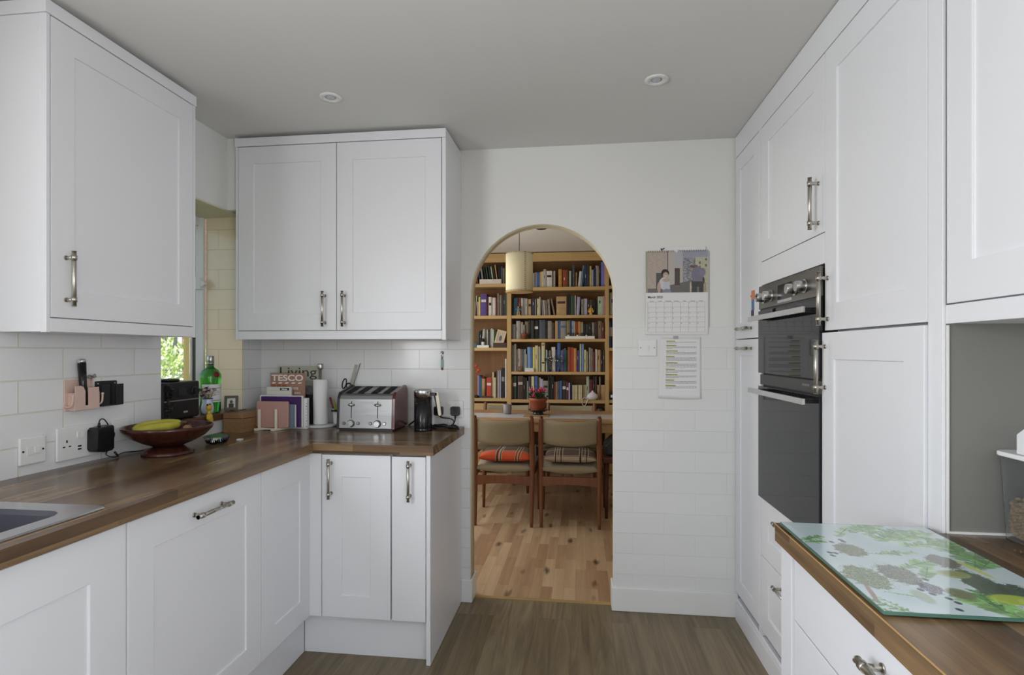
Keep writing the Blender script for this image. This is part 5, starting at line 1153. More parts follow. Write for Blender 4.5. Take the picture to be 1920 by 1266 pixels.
ROWS['E','C'] = [(958.8,961,707,'O'),(961.3,968.5,705,'g',0,'w'),(970.5,981,705,'d',0,'E'),(981.5,985,707,'k'),(985.2,988,708,'K'),(988.2,990.5,715,'e'),(990.8,996,706,'K'),(996.5,1001.5,706,'c'),(1002.5,1008,705,'b'),(1008.5,1010,706,'d'),(1010.3,1013.8,708,'w'),(1014,1018,711,'l'),(1018.3,1027.5,714,'e',0,'k'),(1027.8,1031,706,'k'),(1031.2,1034.5,704,'K'),(1034.7,1039,706,'k'),(1039.5,1042,716,'R'),(1042.2,1046,716,'a'),(1046.2,1050,715,'s'),(1050.2,1053.5,714,'b'),(1053.8,1061.5,714,'K',0,'w'),(1061.8,1066,717,'m',0,'w'),(1066.2,1069,718,'l'),(1069.2,1073,718,'n')]+[(1073.3+k*3.05,1076.1+k*3.05,722.5,'c') for k in range(6)]+[(1092.5+k*2.3,1094.6+k*2.3,722.5,'c') for k in range(3)]+[(1099.6,1104.5,706,'G'),(1105,1111.5,712,'m'),(1112,1115.5,705,'k'),(1115.7,1119.5,706,'d'),(1120,1123,722,'f'),(1123.1,1126.3,706,'a'),(1126.8,1129.2,722,'f'),(1129.3,1131.7,722,'f'),(1131.8,1134.3,722,'f')]
ROWS['A','L'] = [(886,888.6,505,'K',-8),(889.8,892,504,'m',-8),(893.2,895,511,'R',-8),(897.5,900,507,'n',-8),(902,905.2,499,'e',-8),(908,910.8,501,'k',-8),(912,914.8,500,'g',-8),(917,919.8,498,'K',-8),(921.5,923.8,500,'G',-8),(925.5,927.8,502,'d',-8),(929.4,931.4,497,'f',-8),(933.2,936,500,'k'),(936.2,939,498,'k'),(939.2,942.5,500,'s'),(942.8,946,503,'a'),(946.2,949.5,501,'a')]
ROWS['B','L'] = [(885,890,556,'f'),(891.2,893.2,555,'G',4),(894.5,897,566,'i'),(897.2,900.5,557,'y'),(901,912.5,551,'p',0,'w'),(913,916,556,'m'),(916.2,921.5,557,'w',0,'k'),(922.5,929,558,'w'),(929.3,932,559,'m'),(932.2,936,550,'a'),(936.2,940,553,'e'),(940.2,944,554,'K'),(944.2,948,553,'d'),(948.2,950,549,'t')]
ROWS['C','L'] = [(896,899,622,'g'),(899.5,903,620,'k'),(906,909,617,'G'),(909.5,912,619,'a'),(912.5,915,618,'E'),(915.5,918,622,'K'),(918.5,921,617,'e'),(921.2,923,616,'w'),(923.3,926,618,'G'),(926.2,929,619,'g'),(929.2,932,621,'K')]
ROWS['D','L'] = [(895.5,897.5,704,'i'),(897.8,900.5,705,'b'),(900.8,903.5,708,'t'),(911.8,922,708.5,'r',0,'w'),(923.3,926,698,'c'),(926.3,929.5,708,'c'),(930,932.5,696,'d'),(932.8,935.5,695,'E'),(936,939.2,694.5,'l'),(939.8,946.5,690,'k',0,'e'),(947,949.8,673,'w')]
ROWS['A','R'] = [(1142.8,1145,503,'k'),(1145.2,1148,508,'a'),(1148.2,1151,511,'f'),(1151.5,1156,505,'n'),(1156.5,1161,508,'m')]
ROWS['B','R'] = [(1143,1145.5,549,'G'),(1145.7,1151.5,548,'w',0,'p'),(1152,1157,550,'b'),(1157.5,1163,552,'k')]
ROWS['C','R'] = [(1142.5,1145.2,604,'b',0,'w'),(1145.4,1148.4,604,'n',0,'w'),(1148.6,1152,604,'b',0,'w'),(1152.5,1156,606,'s'),(1156.5,1162,604,'n')]
rdb = random.Random(21)
def rowfill(p0, p1, top, cols, wmin=3, wmax=6):
    out = []; x = p0
    while x < p1-2:
        w_ = min(rdb.uniform(wmin, wmax), p1-x); out.append((x, x+w_-.25, top+rdb.uniform(-3, 4), rdb.choice(cols))); x += w_
    return out
ROWS['F','C'] = rowfill(959.5, 1134.5, 768, 'kKdnaegmsRc')
ROWS['G','C'] = rowfill(959.5, 1134.5, 834, 'kKdBwneagmsbb', 5, 8)
SN = {'C': {'A':"top shelf of the bookcase's centre bay", 'B':'second shelf from top, centre bay', 'C':'third shelf from top, centre bay', 'D':'fourth shelf from top, centre bay', 'E':'fifth shelf from top, centre bay','F':'shelf just below table height, centre bay','G':'lowest filled shelf, centre bay'},
      'L': {'A':"top shelf of the left bay", 'B':'second shelf of the left bay', 'C':'third shelf of the left bay', 'D':'fourth shelf of the left bay'},
      'R': {'A':'top shelf of the right bay','B':'second shelf of the right bay','C':'third shelf of the right bay'}}
ORD = ['first','second','third','fourth','fifth','sixth','seventh','eighth','ninth','tenth','eleventh','twelfth','thirteenth','fourteenth','fifteenth','sixteenth','seventeenth','eighteenth','nineteenth','twentieth']
def ordinal(k, n):
    if k == 0: return 'leftmost'
    if k == n-1: return 'rightmost'
    if k < 20: return ORD[k]+' from left'
    return (ORD[n-1-k] if n-1-k < 20 else str(k+1)+'th')+' from right'
for (row, bay), L in ROWS.items():
    zb = {'C':ZC,'L':ZL,'R':ZR}[bay][row]; n = len(L)
    for k, q in enumerate(L):
        p0, p1, top, c = q[:4]; lean = q[4] if len(q) > 4 else 0; band = q[5] if len(q) > 5 else None
        yf = YK+.035+rdb.uniform(-.008, .015)
        if row in 'FG' : yf = YK+.06
        if row == 'E' and bay == 'C' and p0 > 1090: yf = YK+.07
        x0 = onY(p0, 700, yf)[0]; x1 = onY(p1, 700, yf)[0]; zt = onY((p0+p1)/2, top, yf)[1]
        lo, hi = {'C':(L2+.0015, R1-.0015), 'L':(XA+.032, L1-.0015), 'R':(R2+.0015, XB-.002)}[bay]
        if x0 < lo: x1 += max(0, .006-(x1-lo)); x0 = lo
        if x1 > hi: x1 = hi
        h = (zt-zb-.0005)/math.cos(math.radians(lean)); wd = x1-x0; dp = min(.17, .10+h*.28)
        b = MB(); ct = min(.0025, wd*.2)
        b.box(0,0,0,wd,.002,h,0) if wd < .012 else b.prism([(0,.003),(wd*.25,.0005),(wd*.75,.0005),(wd,.003),(wd,.006),(0,.006)],0,h,'z',0)
        b.box(0,.002,0,ct,dp,h,0); b.box(wd-ct,.002,0,wd,dp,h,0); b.box(ct,.004,.003,wd-ct,dp-.004,h-.003,1)
        if band == 'w' or band == 'k' or band:
            if row in 'D' and bay == 'C': zz = [(h*.28,h*.33),(h*.9,h*.93)]
            elif row == 'C' and bay == 'R': zz = [(h*.45,h*.8)]
            elif (p1-p0) > 9: zz = [(h*.62,h*.74)]
            else: zz = [(h*.55,h*.70)]
            for (za, zc_) in zz: b.box(wd*.12,-.0008,za,wd*.88,.0025,zc_,2)
        elif (p1-p0) > 3.4 and rdb.random() < .55 and row not in 'FG':
            band = rdb.choice('cEfk') if c not in 'wcEG' else rdb.choice('kdn')
            za = h*rdb.uniform(.55,.8); b.box(wd*.25,-.0004,za-h*.16,wd*.45,.0025,za,2)
        o = b.build('book', [bmat(c), PAGES, bmat(band or c)], None, merge=False)
        px_ = x0 if lean <= 0 else x0
        o.location = (x0, yf, zb+.0004+(wd*math.sin(math.radians(abs(lean))) if lean > 0 else 0))
        o.rotation_euler = (0, math.radians(lean), 0)
        if lean > 0: o.location = (x0-h*math.sin(math.radians(lean))*.5, yf, zb+.0004+wd*math.sin(math.radians(lean)))
        elif lean < 0: o.location = (x0+h*math.sin(math.radians(-lean))*.5, yf, zb+.0004)
        adj = 'tall ' if h > .24 else 'short ' if h < .15 else ''
        thick = 'thick ' if wd > .038 else 'slim ' if wd < .015 else ''
        ln_ = 'leaning ' if abs(lean) >= 3 else ''
        lb = (adj+thick+ln_+PAL[c][0]+' book, '+ordinal(k, n)+' on the '+SN[bay][row]).replace('the the','the')
        if len(lb.split()) > 16: lb = (ln_+PAL[c][0]+' book, '+ordinal(k, n)+' on the '+SN[bay][row])
        tag(o, lb, 'book', 'books on the '+SN[bay][row])
# objects standing among the books
def obj_at(px, py, Y): return onY(px, py, Y)
def flatbox(name, label, cat, p0, p1, top, zb, m, Y=YK+.005, dp=.12, pages=False):
    x0 = onY(p0, 700, Y)[0]; x1 = onY(p1, 700, Y)[0]; zt = onY(p0, top, Y)[1]
    b = MB(); b.box(x0, Y, zb+.0003, x1, Y+dp, zt)
    return tag(b.build(name, m, bevel=.001), label, cat)
FY = YK+.004
flatbox('book', 'white book lying flat on the top shelf of the left bay', 'book', 899, 940, 524, ZL['A'], [bmat('w')], dp=.028)
flatbox('box', 'white box on the third left shelf under the small bottle', 'box', 894, 916.5, 647.3, ZL['C'], WHITE, dp=.028)
flatbox('box', 'teal and cream box at the left end of the third left shelf', 'box', 884, 893.5, 643.5, ZL['C'], [bmat('t')], dp=.028)
flatbox('box', 'flat dark brown box under the tilted picture frame', 'box', 924.5, 949.5, 642.8, ZL['C'], [bmat('d')], dp=.028)
flatbox('box', 'flat dark box before the red book on the fourth left shelf', 'box', 903, 922.5, 743, ZL['D'], [bmat('d')], dp=.022)
flatbox('book', 'stack of thin white booklets lying on the fourth centre shelf', 'booklets', 984, 1001, 690.3, ZC['D'], [bmat('w')], dp=.026)
flatbox('planter_tray', 'long white tray with tiny succulents on the third centre shelf', 'tray', 1060, 1115, 630.5, ZC['C'], WHITE, dp=.028)
x, _ = onY(905.5, 640, FY+.012); z_ = onY(905, 647.3, FY)[1]+.0006
t = thing('dropper_bottle', 'small black and white bottle standing on the white box', 'bottle', (x, FY+.014, z_))
b = MB(); b.lathe([(.0,0),(.018,0),(.018,.035),(.0,.035)], seg=18); b.build('bottle_label', WHITE, t)
b = MB(); b.lathe([(.0175,.035),(.0175,.060),(.008,.072),(.0,.073)], seg=18); b.build('bottle_top', BLACK, t)
b = MB(); b.lathe([(.008,.072),(.008,.090),(.004,.096),(.003,.15),(.0,.152)], seg=14); b.build('cap', WHITE, t)
# picture frame tilted
t = thing('picture_frame', 'light wooden picture frame tilted against the left bay upright', 'picture frame', (0,0,0))
x, _ = onY(926.5, 640, FY); z_ = onY(926.5, 642.8, FY)[1]+.001
Mf = Matrix.Translation((x, FY+.006, z_)) @ Matrix.Rotation(math.radians(14), 4, 'Y') @ Matrix.Rotation(math.radians(-6), 4, 'X')
b = MB()
for q in ((0,0,.10,.022),(0,.128,.10,.15),(0,.022,.020,.128),(.080,.022,.10,.128)): b.box(q[0],0,q[1],q[2],.010,q[3],0,Mf)
b.build('frame', mat('pale_frame', rgb(206,186,150), .5), t)
picture('photograph', .062, .108, 20, 32, lambda u, v: (.40,.38,.40) if ((u-.55)/.25)**2+((v-.38)/.28)**2 < 1 else (.74,.70,.66), Mf @ Matrix.Translation((.019,.004,.021)) @ Matrix(((1,0,0,0),(0,0,-1,0),(0,1,0,0),(0,0,0,1))), PRINT, t)
# succulents in the tray: countable little pots
for k in range(6):
    px = 1066+k*8.4; x, _ = onY(px, 630, FY+.014); z_ = onY(px, 630.5, FY)[1]+.0006
    t = thing('mini_succulent', ('%s tiny succulent in the white tray' % (('leftmost','second from left','third from left','third from right','second from right','rightmost')[k])), 'succulent', (x, FY+.014, z_), 0, 'tiny succulents in the white tray')
    b = MB(); b.lathe([(0,0),(.008,0),(.010,.014),(.0,.014)], seg=12); b.build('pot', [WHITE, bmat('k')][k % 2], t)
    b = MB()
    for j in range(10): a = j*2.4; b.leaf((0,0,.013), (math.cos(a),math.sin(a),1.0+.3*(j%3)), .030, .006)
    b.build('leaves', bmat('g'), t, merge=False)
x, _ = onY(983, 630, FY+.02); b = MB(); b.lathe([(0,0),(.030,0),(.038,.058),(.036,.060),(.033,.056),(.026,.006),(0,.005)], cx=x, cy=FY+.0, z=ZC['C']+.0004, seg=24)
b.v = [(p[0], p[1]+.0, p[2]) for p in b.v]; tag(b.build('terracotta_pot', mat('dark_terracotta', rgb(126,70,48), .7)), 'empty brown terracotta pot on the third centre shelf', 'pot')
# gold ornament
x, _ = onY(1108, 590, FY+.005); t = thing('gold_ornament', 'small gold flame-backed statuette on the second centre shelf', 'statuette', (x, FY+.008, ZC['B']+.0004))
GO = mat('gold', rgb(212,170,80), .3, .8)
b = MB(); b.lathe([(0,0),(.017,0),(.019,.006),(.013,.014),(.015,.022),(0,.024)], seg=20); b.build('base', mat('statuette_base', rgb(210,170,130), .5), t)
b = MB(); b.ball((0,0,.034), .015, .010, .012); b.ball((0,0,.050), .008, .007, .010); b.ball((0,0,.065), .006, .006, .007); b.build('figure', GO, t)
b = MB(); b.prism([(-.030,.030),(-.032,.052),(-.022,.042),(-.020,.072),(-.010,.062),(0,.098),(.010,.062),(.020,.072),(.022,.042),(.032,.052),(.030,.030),(.012,.022),(-.012,.022)], .004, .009, 'y'); b.build('flame_back', GO, t)
# carved figure
x, _ = onY(972, 590, FY+.006); t = thing('carved_figure', 'small colourful carved figure on the second centre shelf', 'figurine', (x, FY+.010, ZC['B']+.0004))
b = MB(); b.box(-.020,-.012,0,.020,.012,.010); b.tube([(-.010,0,.010),(-.008,0,.045)], [.007,.008], 10); b.tube([(.010,0,.010),(.008,0,.045)], [.007,.008], 10); b.build('legs', mat('figure_tan', rgb(190,150,100), .6), t)
b = MB(); b.ball((0,0,.060), .014, .010, .022); b.tube([(-.012,0,.075),(-.030,-.004,.062)], .005, 8); b.tube([(.012,0,.075),(.028,-.004,.058)], .005, 8); b.build('torso', mat('figure_blue', rgb(90,140,160), .6), t)
b = MB(); b.ball((0,0,.088), .010, .010, .012); b.build('head', bpy.data.materials['figure_tan'], t)
# blue parrot-like flower vases on fourth centre shelf
for i, (px, lb) in enumerate(((1030, 'small sprig of white blossom in front of the books, left one'), (1048, 'larger sprig of white blossom in front of the blue book'))):
    x, _ = onY(px, 690, FY); t = thing('blossom_sprig', lb, 'plant', (x, FY-.0+.008, ZC['D']+.0004))
    rd = random.Random(31+i); b = MB(); b.lathe([(0,0),(.012,0),(.014,.02),(.006,.03),(.006,.036)], seg=14); b.build('vase', bmat('n'), t)
    b = MB(); lf = MB(); fl = MB()
    for j in range(9+3*i):
        a = rd.uniform(0,2*PI); e = (rd.uniform(.02,.05)*math.cos(a)*(1+.3*i), -abs(math.sin(a))*.012, rd.uniform(.09,.17)); b.tube([(0,0,.03),(e[0]*.5,e[1],e[2]*.6),e], .0012, 5)
        for q in range(5): lf.leaf(e, (rd.uniform(-1,1),rd.uniform(-.6,.1),rd.uniform(-1,1)), .022, .006, (rd.uniform(-1,1),1,0))
        if j % 3 == 0: fl.ball((e[0],e[1]-.006,e[2]), .0075, seg=8, rings=5)
    b.build('stems', bmat('g'), t, merge=False)['kind'] = 'stuff'; lf.build('leaves', bmat('g'), t, merge=False); fl.build('blossoms', bmat('w'), t, merge=False)['kind'] = 'stuff'
# copper ornament
x, _ = onY(974, 690, FY); t = thing('copper_ornament', 'small copper wire ornament at left of the fourth centre shelf', 'ornament', (x, FY+.012, ZC['D']+.0004))
b = MB(); b.lathe([(0,0),(.022,0),(.020,.005),(0,.006)], seg=18); b.build('base', bmat('R'), t)
b = MB()
for k in range(4): P = [Vector((.003*k-.004+.018*math.cos(a)*math.cos(k*.8), .012*math.cos(a)*math.sin(k*.8)*.5, .030+.024*math.sin(a))) for a in [2*PI*q/16 for q in range(17)]]; b.tube(P, .0022, 6, cap=False)
b.build('loops', mat('copper', rgb(150,100,80), .4, .7), t, merge=False)
# red lacquer flower ornament left bay
x, _ = onY(893, 740, FY); t = thing('red_flower_ornament', 'tall orange-red flower ornament at left of the fourth left shelf', 'ornament', (x, FY+.02, ZL['D']+.0004))
b = MB(); b.lathe([(0,0),(.024,0),(.026,.018),(.010,.030)], seg=18); b.build('base', bmat('k'), t)
b = MB(); b.tube(smooth([(0,0,.02),(-.004,-.004,.18),(.004,-.006,.30),(-.006,0,.38)]), .0022, 6); b.build('stem', bmat('a'), t)
for k, (dx, dz, s_) in enumerate(((.022,.30,.020),(-.004,.345,.018),(.004,.275,.012))):
    b = MB(); b.ball((dx,-.008,dz), s_, s_*.5, s_*.95); b.leaf((dx,-.01,dz),(-1,-.2,.6),s_*1.5,s_*.4); b.build('red_bloom', mat('vermilion', rgb(196,66,40), .4) if k == 0 else bpy.data.materials['vermilion'], t, merge=False)
x, _ = onY(889, 740, FY+.02); flatbox('clock_box', 'small dark box with pale stripe at the far left of the fourth shelf', 'box', 884, 893, 736, ZL['D'], [bmat('k')], dp=.02) if False else None
# cylinder tube with red top
x, _ = onY(907, 700, YK+.02); t = thing('card_tube', 'brown card tube with dark red lid before the left bay books', 'tube', (x, YK+.026, onY(905, 743, YK)[1]+.001))
b = MB(); b.lathe([(0,0),(.020,0),(.020,.195),(0,.195)], seg=22); b.build('tube_body', bmat('f'), t)
b = MB(); b.lathe([(.0225,.190),(.024,.205),(.012,.213),(0,.214)], seg=22); b.build('lid', bmat('m'), t)
# white bird-like lamp with cord on fifth centre shelf
x, _ = onY(1111, 740, FY+.03); t = thing('white_ceramic_ornament', 'white onion-shaped ornament with looped cord on the fifth centre shelf', 'ornament', (x, FY+.028, ZC['E']+.0004))
b = MB(); b.lathe([(0,0),(.030,.002),(.052,.018),(.058,.038),(.050,.058),(.030,.072),(.014,.085),(.008,.098),(0,.101)], seg=30, sy=.5); b.ball((-.050,0,.020), .022, .012, .013); b.build('ornament_body', mat('white_ceramic', rgb(222,214,222), .3), t)
b = MB(); b.tube(smooth([(-.055,-.02,.020),(-.085,-.035,.028),(-.108,-.037,.006),(-.108,-.037,-.040),(-.090,-.037,-.060),(-.070,-.037,-.045),(-.050,-.037,.004),(-.035,-.03,.008)]), .0028, 8); b.build('cord', WHITE, t)
# right bay: little dark box, lamp giving the warm glow
flatbox('dark_box', 'small dark box with white label in the right bay by the lamp', 'box', 1142, 1152, 735, ZR['D'], [bmat('k')], dp=.05)
x0_, _ = onY(1145, 740, YK); x1_, _ = onY(1151, 740, YK)
o = bpy.data.objects['dark_box']; b = MB(); b.box(x0_, YK+.0040, ZR['D']+.05*.5, x1_, YK+.0048, ZR['D']+.052); b.build('paper_label', PAPER, o)
x, _ = onY(1163, 700, YK+.10); t = thing('table_lamp', 'lit table lamp in the right bay of the bookcase', 'lamp', (x, YK+.12, ZR['D']+.0004))
b = MB(); b.lathe([(0,0),(.05,0),(.05,.012),(.008,.02),(.007,.20),(0,.20)], seg=24); b.build('lamp_stand', BLACK, t)
b = MB(); b.lathe([(.050,.38),(.075,.22)], seg=28); o = b.build('lamp_shade', mat('warm_shade', rgb(240,210,140), .8, trans=.0, emit=(1,.72,.32), estr=1.6), t); 
b = MB(); b.ball((0,0,.26), .025); b.build('bulb', mat('lamp_bulb', (1,.9,.7), .5, emit=(1,.75,.4), estr=20), t)
x, _ = onY(1150, 720, YK+.03); b = MB(); b.cyl((x, YK+.04, onY(1150,735,YK+.03)[1]), (x, YK+.04, onY(1150, 700, YK+.03)[1]), .0032, seg=10); b.lathe([(0,0),(.02,0),(.02,.004),(0,.004)], cx=x, cy=YK+.04, z=onY(1150,735,YK)[1]+.0005, seg=16); tag(b.build('thin_rod', BLACK, merge=False), 'thin black rod standing on the dark box in the right bay', 'rod')

# ---------------------------------------------------------------- table
TZ_ = .75; TX0, TX1, TY0, TY1 = -1.32, .80, 4.50, 5.26
t = thing('dining_table', 'light wooden dining table in the next room beyond the arch', 'table', (0,0,0))
b = MB(); b.box(TX0, TY0, TZ_-.022, TX1, TY1, TZ_); b.build('tabletop', TEAKX, t, bevel=.003)
b = MB(); b.box(TX0+.05, TY0+.025, TZ_-.095, TX1-.05, TY0+.045, TZ_-.022); b.box(TX0+.05, TY1-.045, TZ_-.095, TX1-.05, TY1-.025, TZ_-.022); b.box(TX0+.05, TY0+.045, TZ_-.095, TX0+.07, TY1-.045, TZ_-.022); b.box(TX1-.07, TY0+.045, TZ_-.095, TX1-.05, TY1-.045, TZ_-.022); b.build('apron', TEAKX, t, bevel=.002)
for x in (TX0+.06, TX1-.06):
    for y in (TY0+.06, TY1-.06): b = MB(); b.tube([(x,y,0),(x,y,TZ_-.03)], [.016,.026], 16); b.build('leg', TEAK, t)
b = MB(); b.box(TX0+.02, 4.63, TZ_+.0004, TX1-.01, 4.95, TZ_+.003); tag(b.build('table_runner', mat('grey_runner', rgb(196,196,200), .25)), 'pale grey runner lying along the dining table', 'table runner')
def on_table(px, py): return onZ(px, py, TZ_)
x, y = onZ(951.5, 776.5, TZ_+.003)
b = MB(); b.lathe([(0,.0005),(.030,.0005),(.034,.004),(.0385,.086),(.036,.088),(.032,.008),(0,.006)], cx=x, cy=y, z=TZ_+.003, seg=32); tag(b.build('grey_cup', mat('grey_stoneware', rgb(128,124,124), .5)), 'grey handleless cup standing on the dining table', 'cup')
x, y = onZ(1006, 780, TZ_+.003)
b = MB(); b.box(x-.105, y-.10, TZ_+.0034, x+.105, y+.12, TZ_+.008); tag(b.build('place_mat', mat('cork_mat', rgb(150,122,84), .8, bump=.2)), 'brown cork mat under the potted plant on the table', 'mat')
x, y = onZ(1009, 777, TZ_+.008)
t = thing('plant_saucer', 'dark stacked saucer dish under the terracotta pot on the table', 'saucer', (x, y, TZ_+.0083))
b = MB(); b.lathe([(0,0),(.045,0),(.048,.012),(.040,.018),(.075,.030),(.086,.040),(.084,.043),(.060,.036),(0,.034)], seg=36); b.build('dish', BLACKG, t)
t = thing('potted_plant', 'pink-flowering plant in a terracotta pot on the dining table', 'potted plant', (x, y, TZ_+.0083+.0362))
b = MB(); b.lathe([(0,0),(.054,0),(.060,.004),(.071,.082),(.079,.084),(.081,.106),(.077,.107),(.073,.098),(0,.095)], seg=40); b.build('pot', mat('terracotta', rgb(150,78,52), .6), t)
rd = random.Random(17); st = MB(); lf = MB(); fl = MB()
for k in range(120):
    a = rd.uniform(0,2*PI); r_ = rd.uniform(.01,.085); e = (r_*math.cos(a), r_*math.sin(a), .10+rd.uniform(.01,.065)*(1.2-r_*6))
    if k % 3 == 0: st.tube([(e[0]*.3,e[1]*.3,.095), e], .0015, 5)
    for q in range(3): lf.leaf(e, (rd.uniform(-1,1),rd.uniform(-1,1),rd.uniform(-.2,.8)), rd.uniform(.018,.030), .010, (rd.uniform(-1,1),rd.uniform(-1,1),1))
st.build('stems', bmat('g'), t, merge=False)['kind'] = 'stuff'
lf.build('leaves', mat('plant_leaf', rgb(70,92,58), .5), t, merge=False)
PK = mat('pink_petal', rgb(196,60,110), .6)
for k in range(8):
    a = k*.8+.3; r_ = (.03,.06,.075)[k % 3]; c_ = (r_*math.cos(a), r_*math.sin(a)-.02, .185+.02*math.sin(k*2.1)-r_*.4); b = MB()
    for q in range(9): aa = q*.7; b.leaf(c_, (math.cos(aa),-.3+.5*math.sin(aa),math.sin(aa)+.2), .026, .010)
    b.ball(c_, .011, seg=8, rings=5); b.build('flower', PK, t, merge=False)
# ---------------------------------------------------------------- dining chairs
TWEED = mat('tweed_upholstery', rgb(150,138,112), .95, bump=.5, bscale=500, vary=.18, vscale=260, sheen=.2)
def make_chair(label):
    t = thing('dining_chair', label, 'chair', group=None)
    for s_ in (-1, 1):
        b = MB(); b.tube(smooth([(s_*.212,-.02,0),(s_*.214,.0,.22),(s_*.216,.012,.44),(s_*.215,-.002,.62),(s_*.213,-.035,.80),(s_*.2125,-.040,.818)]), [.0115+.008*math.sin(PI*min(1,k/24*1.15)) for k in range(21)], 12); b.build('back_leg', TEAK, t)
        b = MB(); b.tube([(s_*.232,.470,0),(s_*.228,.455,.25),(s_*.225,.445,.425)], [.0115,.016,.017], 12); b.build('front_leg', TEAK, t)
        b = MB(); b.box(-.007,0,.0,.007,.45,.045); M = Matrix.Translation((s_*.216,.01,.36)) @ Matrix.Rotation(math.radians(-s_*1.4), 4, 'Z'); b.v = [tuple(M @ Vector(q)) for q in b.v]; b.build('side_rail', TEAK, t, bevel=.002)
    # rear stretcher with arched underside
    P = [(-.205,.372),(.205,.372)]+[(.205-.41*k/12, .300+.016*math.sin(PI*k/12)) for k in range(13)]
    b = MB(); b.prism(P, -.006, .012, 'y'); b.build('stretcher', TEAK, t, bevel=.002)
    # seat
    NX_, NY_ = 14, 12; vs = []; fs = []
    for lay in (0, 1):
        for j in range(NY_+1):
            for i in range(NX_+1):
                u, v = i/NX_*2-1, j/NY_*2-1; hw = .205+.030*(v+1)/2
                x = u*hw; y = .235+v*.235; ed = max(abs(u), abs(v))**6
                z = (.452-.012*ed+.004*(1-u*u)) if lay else (.405-.020*(1-u*u)+.012*ed)
                vs.append((x, y, z))
    n = (NX_+1)*(NY_+1)
    for j in range(NY_):
        for i in range(NX_):
            a = j*(NX_+1)+i; fs += [(a, a+NX_+1, a+NX_+2, a+1), (n+a, n+a+1, n+a+NX_+2, n+a+NX_+1)]
    for i in range(NX_): fs += [(i, i+1, n+i+1, n+i), (NY_*(NX_+1)+i+1, NY_*(NX_+1)+i, n+NY_*(NX_+1)+i, n+NY_*(NX_+1)+i+1)]
    for j in range(NY_): a = j*(NX_+1); fs += [(a+NX_+1, a, n+a, n+a+NX_+1), (a+NX_, a+2*NX_+1, n+a+2*NX_+1, n+a+NX_)]
    b = MB(); b.add(vs, fs, 0, True); b.build('seat', TWEED, t)
    # curved backrest
    NX_ = 20; NZ_ = 8; vs = []; fs = []
    for lay in (0, 1):
        for j in range(NZ_+1):
            for i in range(NX_+1):
                u, v = i/NX_*2-1, j/NZ_
                zt = .800-.010*(1-u*u); zb_ = .628-.022*(1-u*u); z = zb_+(zt-zb_)*v
                y = -.012-.030*v-.050*(1-u*u)+(.026 if lay else 0); ed = max(abs(u)**10, abs(2*v-1)**8); y += (.009 if not lay else -.009)*ed
                vs.append((u*.204, y, z))
    n = (NX_+1)*(NZ_+1)
    for j in range(NZ_):
        for i in range(NX_): a = j*(NX_+1)+i; fs += [(a, a+1, a+NX_+2, a+NX_+1), (n+a, n+a+NX_+1, n+a+NX_+2, n+a+1)]
    for i in range(NX_): fs += [(i+1, i, n+i, n+i+1), (NZ_*(NX_+1)+i, NZ_*(NX_+1)+i+1, n+NZ_*(NX_+1)+i+1, n+NZ_*(NX_+1)+i)]
    for j in range(NZ_): a = j*(NX_+1); fs += [(a, a+NX_+1, n+a+NX_+1, n+a), (a+2*NX_+1, a+NX_, n+a+NX_, n+a+2*NX_+1)]
    b = MB(); b.add(vs, fs, 0, True); b.build('backrest', TWEED, t)
    return t
def copy_tree(o, parent=None):
    c = o.copy(); COL.objects.link(c); c.parent = parent
    for ch in list(o.children): copy_tree(ch, c)
    return c
ch0 = make_chair('teak chair with tweed backrest nearest on left, under orange plaid cushion')
CH = [(-.583, 4.155, 0, 1, 'teak chair with tweed backrest at near left, carrying the orange plaid cushion'), (-.087, 4.165, 0, 1, 'teak chair with tweed backrest at near right, carrying the brown plaid cushion'), (-.745, 5.60, PI, .955, 'far dining chair behind the grey cup, facing the kitchen'), (-.105, 5.60, PI, .955, 'far dining chair right of the potted plant, facing the kitchen')]
for i, (x, y, r_, s_, lb) in enumerate(CH):
    o = ch0 if i == 0 else copy_tree(ch0)
    o.location = (x, y, 0); o.rotation_euler = (0, 0, r_); o.scale = (1+(.08 if i > 1 else 0), 1, s_); o['label'] = lb; o['group'] = 'teak and tweed dining chairs'
# cushions
def cushion(name, label, x, y, z, fn, seed):
    NU, NV = 64, 60; vs = []; fs = []; cols = []
    for lay in (0, 1):
        for j in range(NV+1):
            for i in range(NU+1):
                u, v = i/NU*2-1, j/NV*2-1
                k = (1-abs(u)**3.2)*(1-abs(v)**3.2); pin = 1-.05*(1-abs(u)**2)*0
                xx = u*.195*(1-.06*(1-u*u)*abs(v)**3); yy = v*.19*(1-.05*(1-v*v)*abs(u)**3)
                h = .046*max(0, k)**.42
                h += .004*math.sin(5*u+seed)*math.sin(4*v+seed)*k
                vs.append((xx, yy, .038+(h if lay else -h*.80)))
    n = (NU+1)*(NV+1)
    for lay in (0, 1):
        for j in range(NV):
            for i in range(NU):
                a = lay*n+j*(NU+1)+i; f = (a, a+1, a+NU+2, a+NU+1); fs.append(f if lay else f[::-1])
                u, v = (i+.5)/NU, (j+.5)/NV; cols.append(fn(u, v if lay else 1-v if False else v))
    me = bpy.data.meshes.new(name); me.from_pydata([(a+x, b_+y, c_+z) for a, b_, c_ in vs], [], fs); me.materials.append(CUSH)
    at = me.color_attributes.new('Col', 'FLOAT_COLOR', 'CORNER'); dat = []
    for c in cols: q = [*lin(c), 1.0]; dat += q*4
    at.data.foreach_set('color', dat)
    for p in me.polygons: p.use_smooth = True
    o = bpy.data.objects.new(name, me); COL.objects.link(o); tag(o, label, 'cushion'); return o
CUSH = vcol_mat('woven_plaid', .95)
def stripe(v, cs, w_): return any(abs(v-c) < w_ for c in cs)
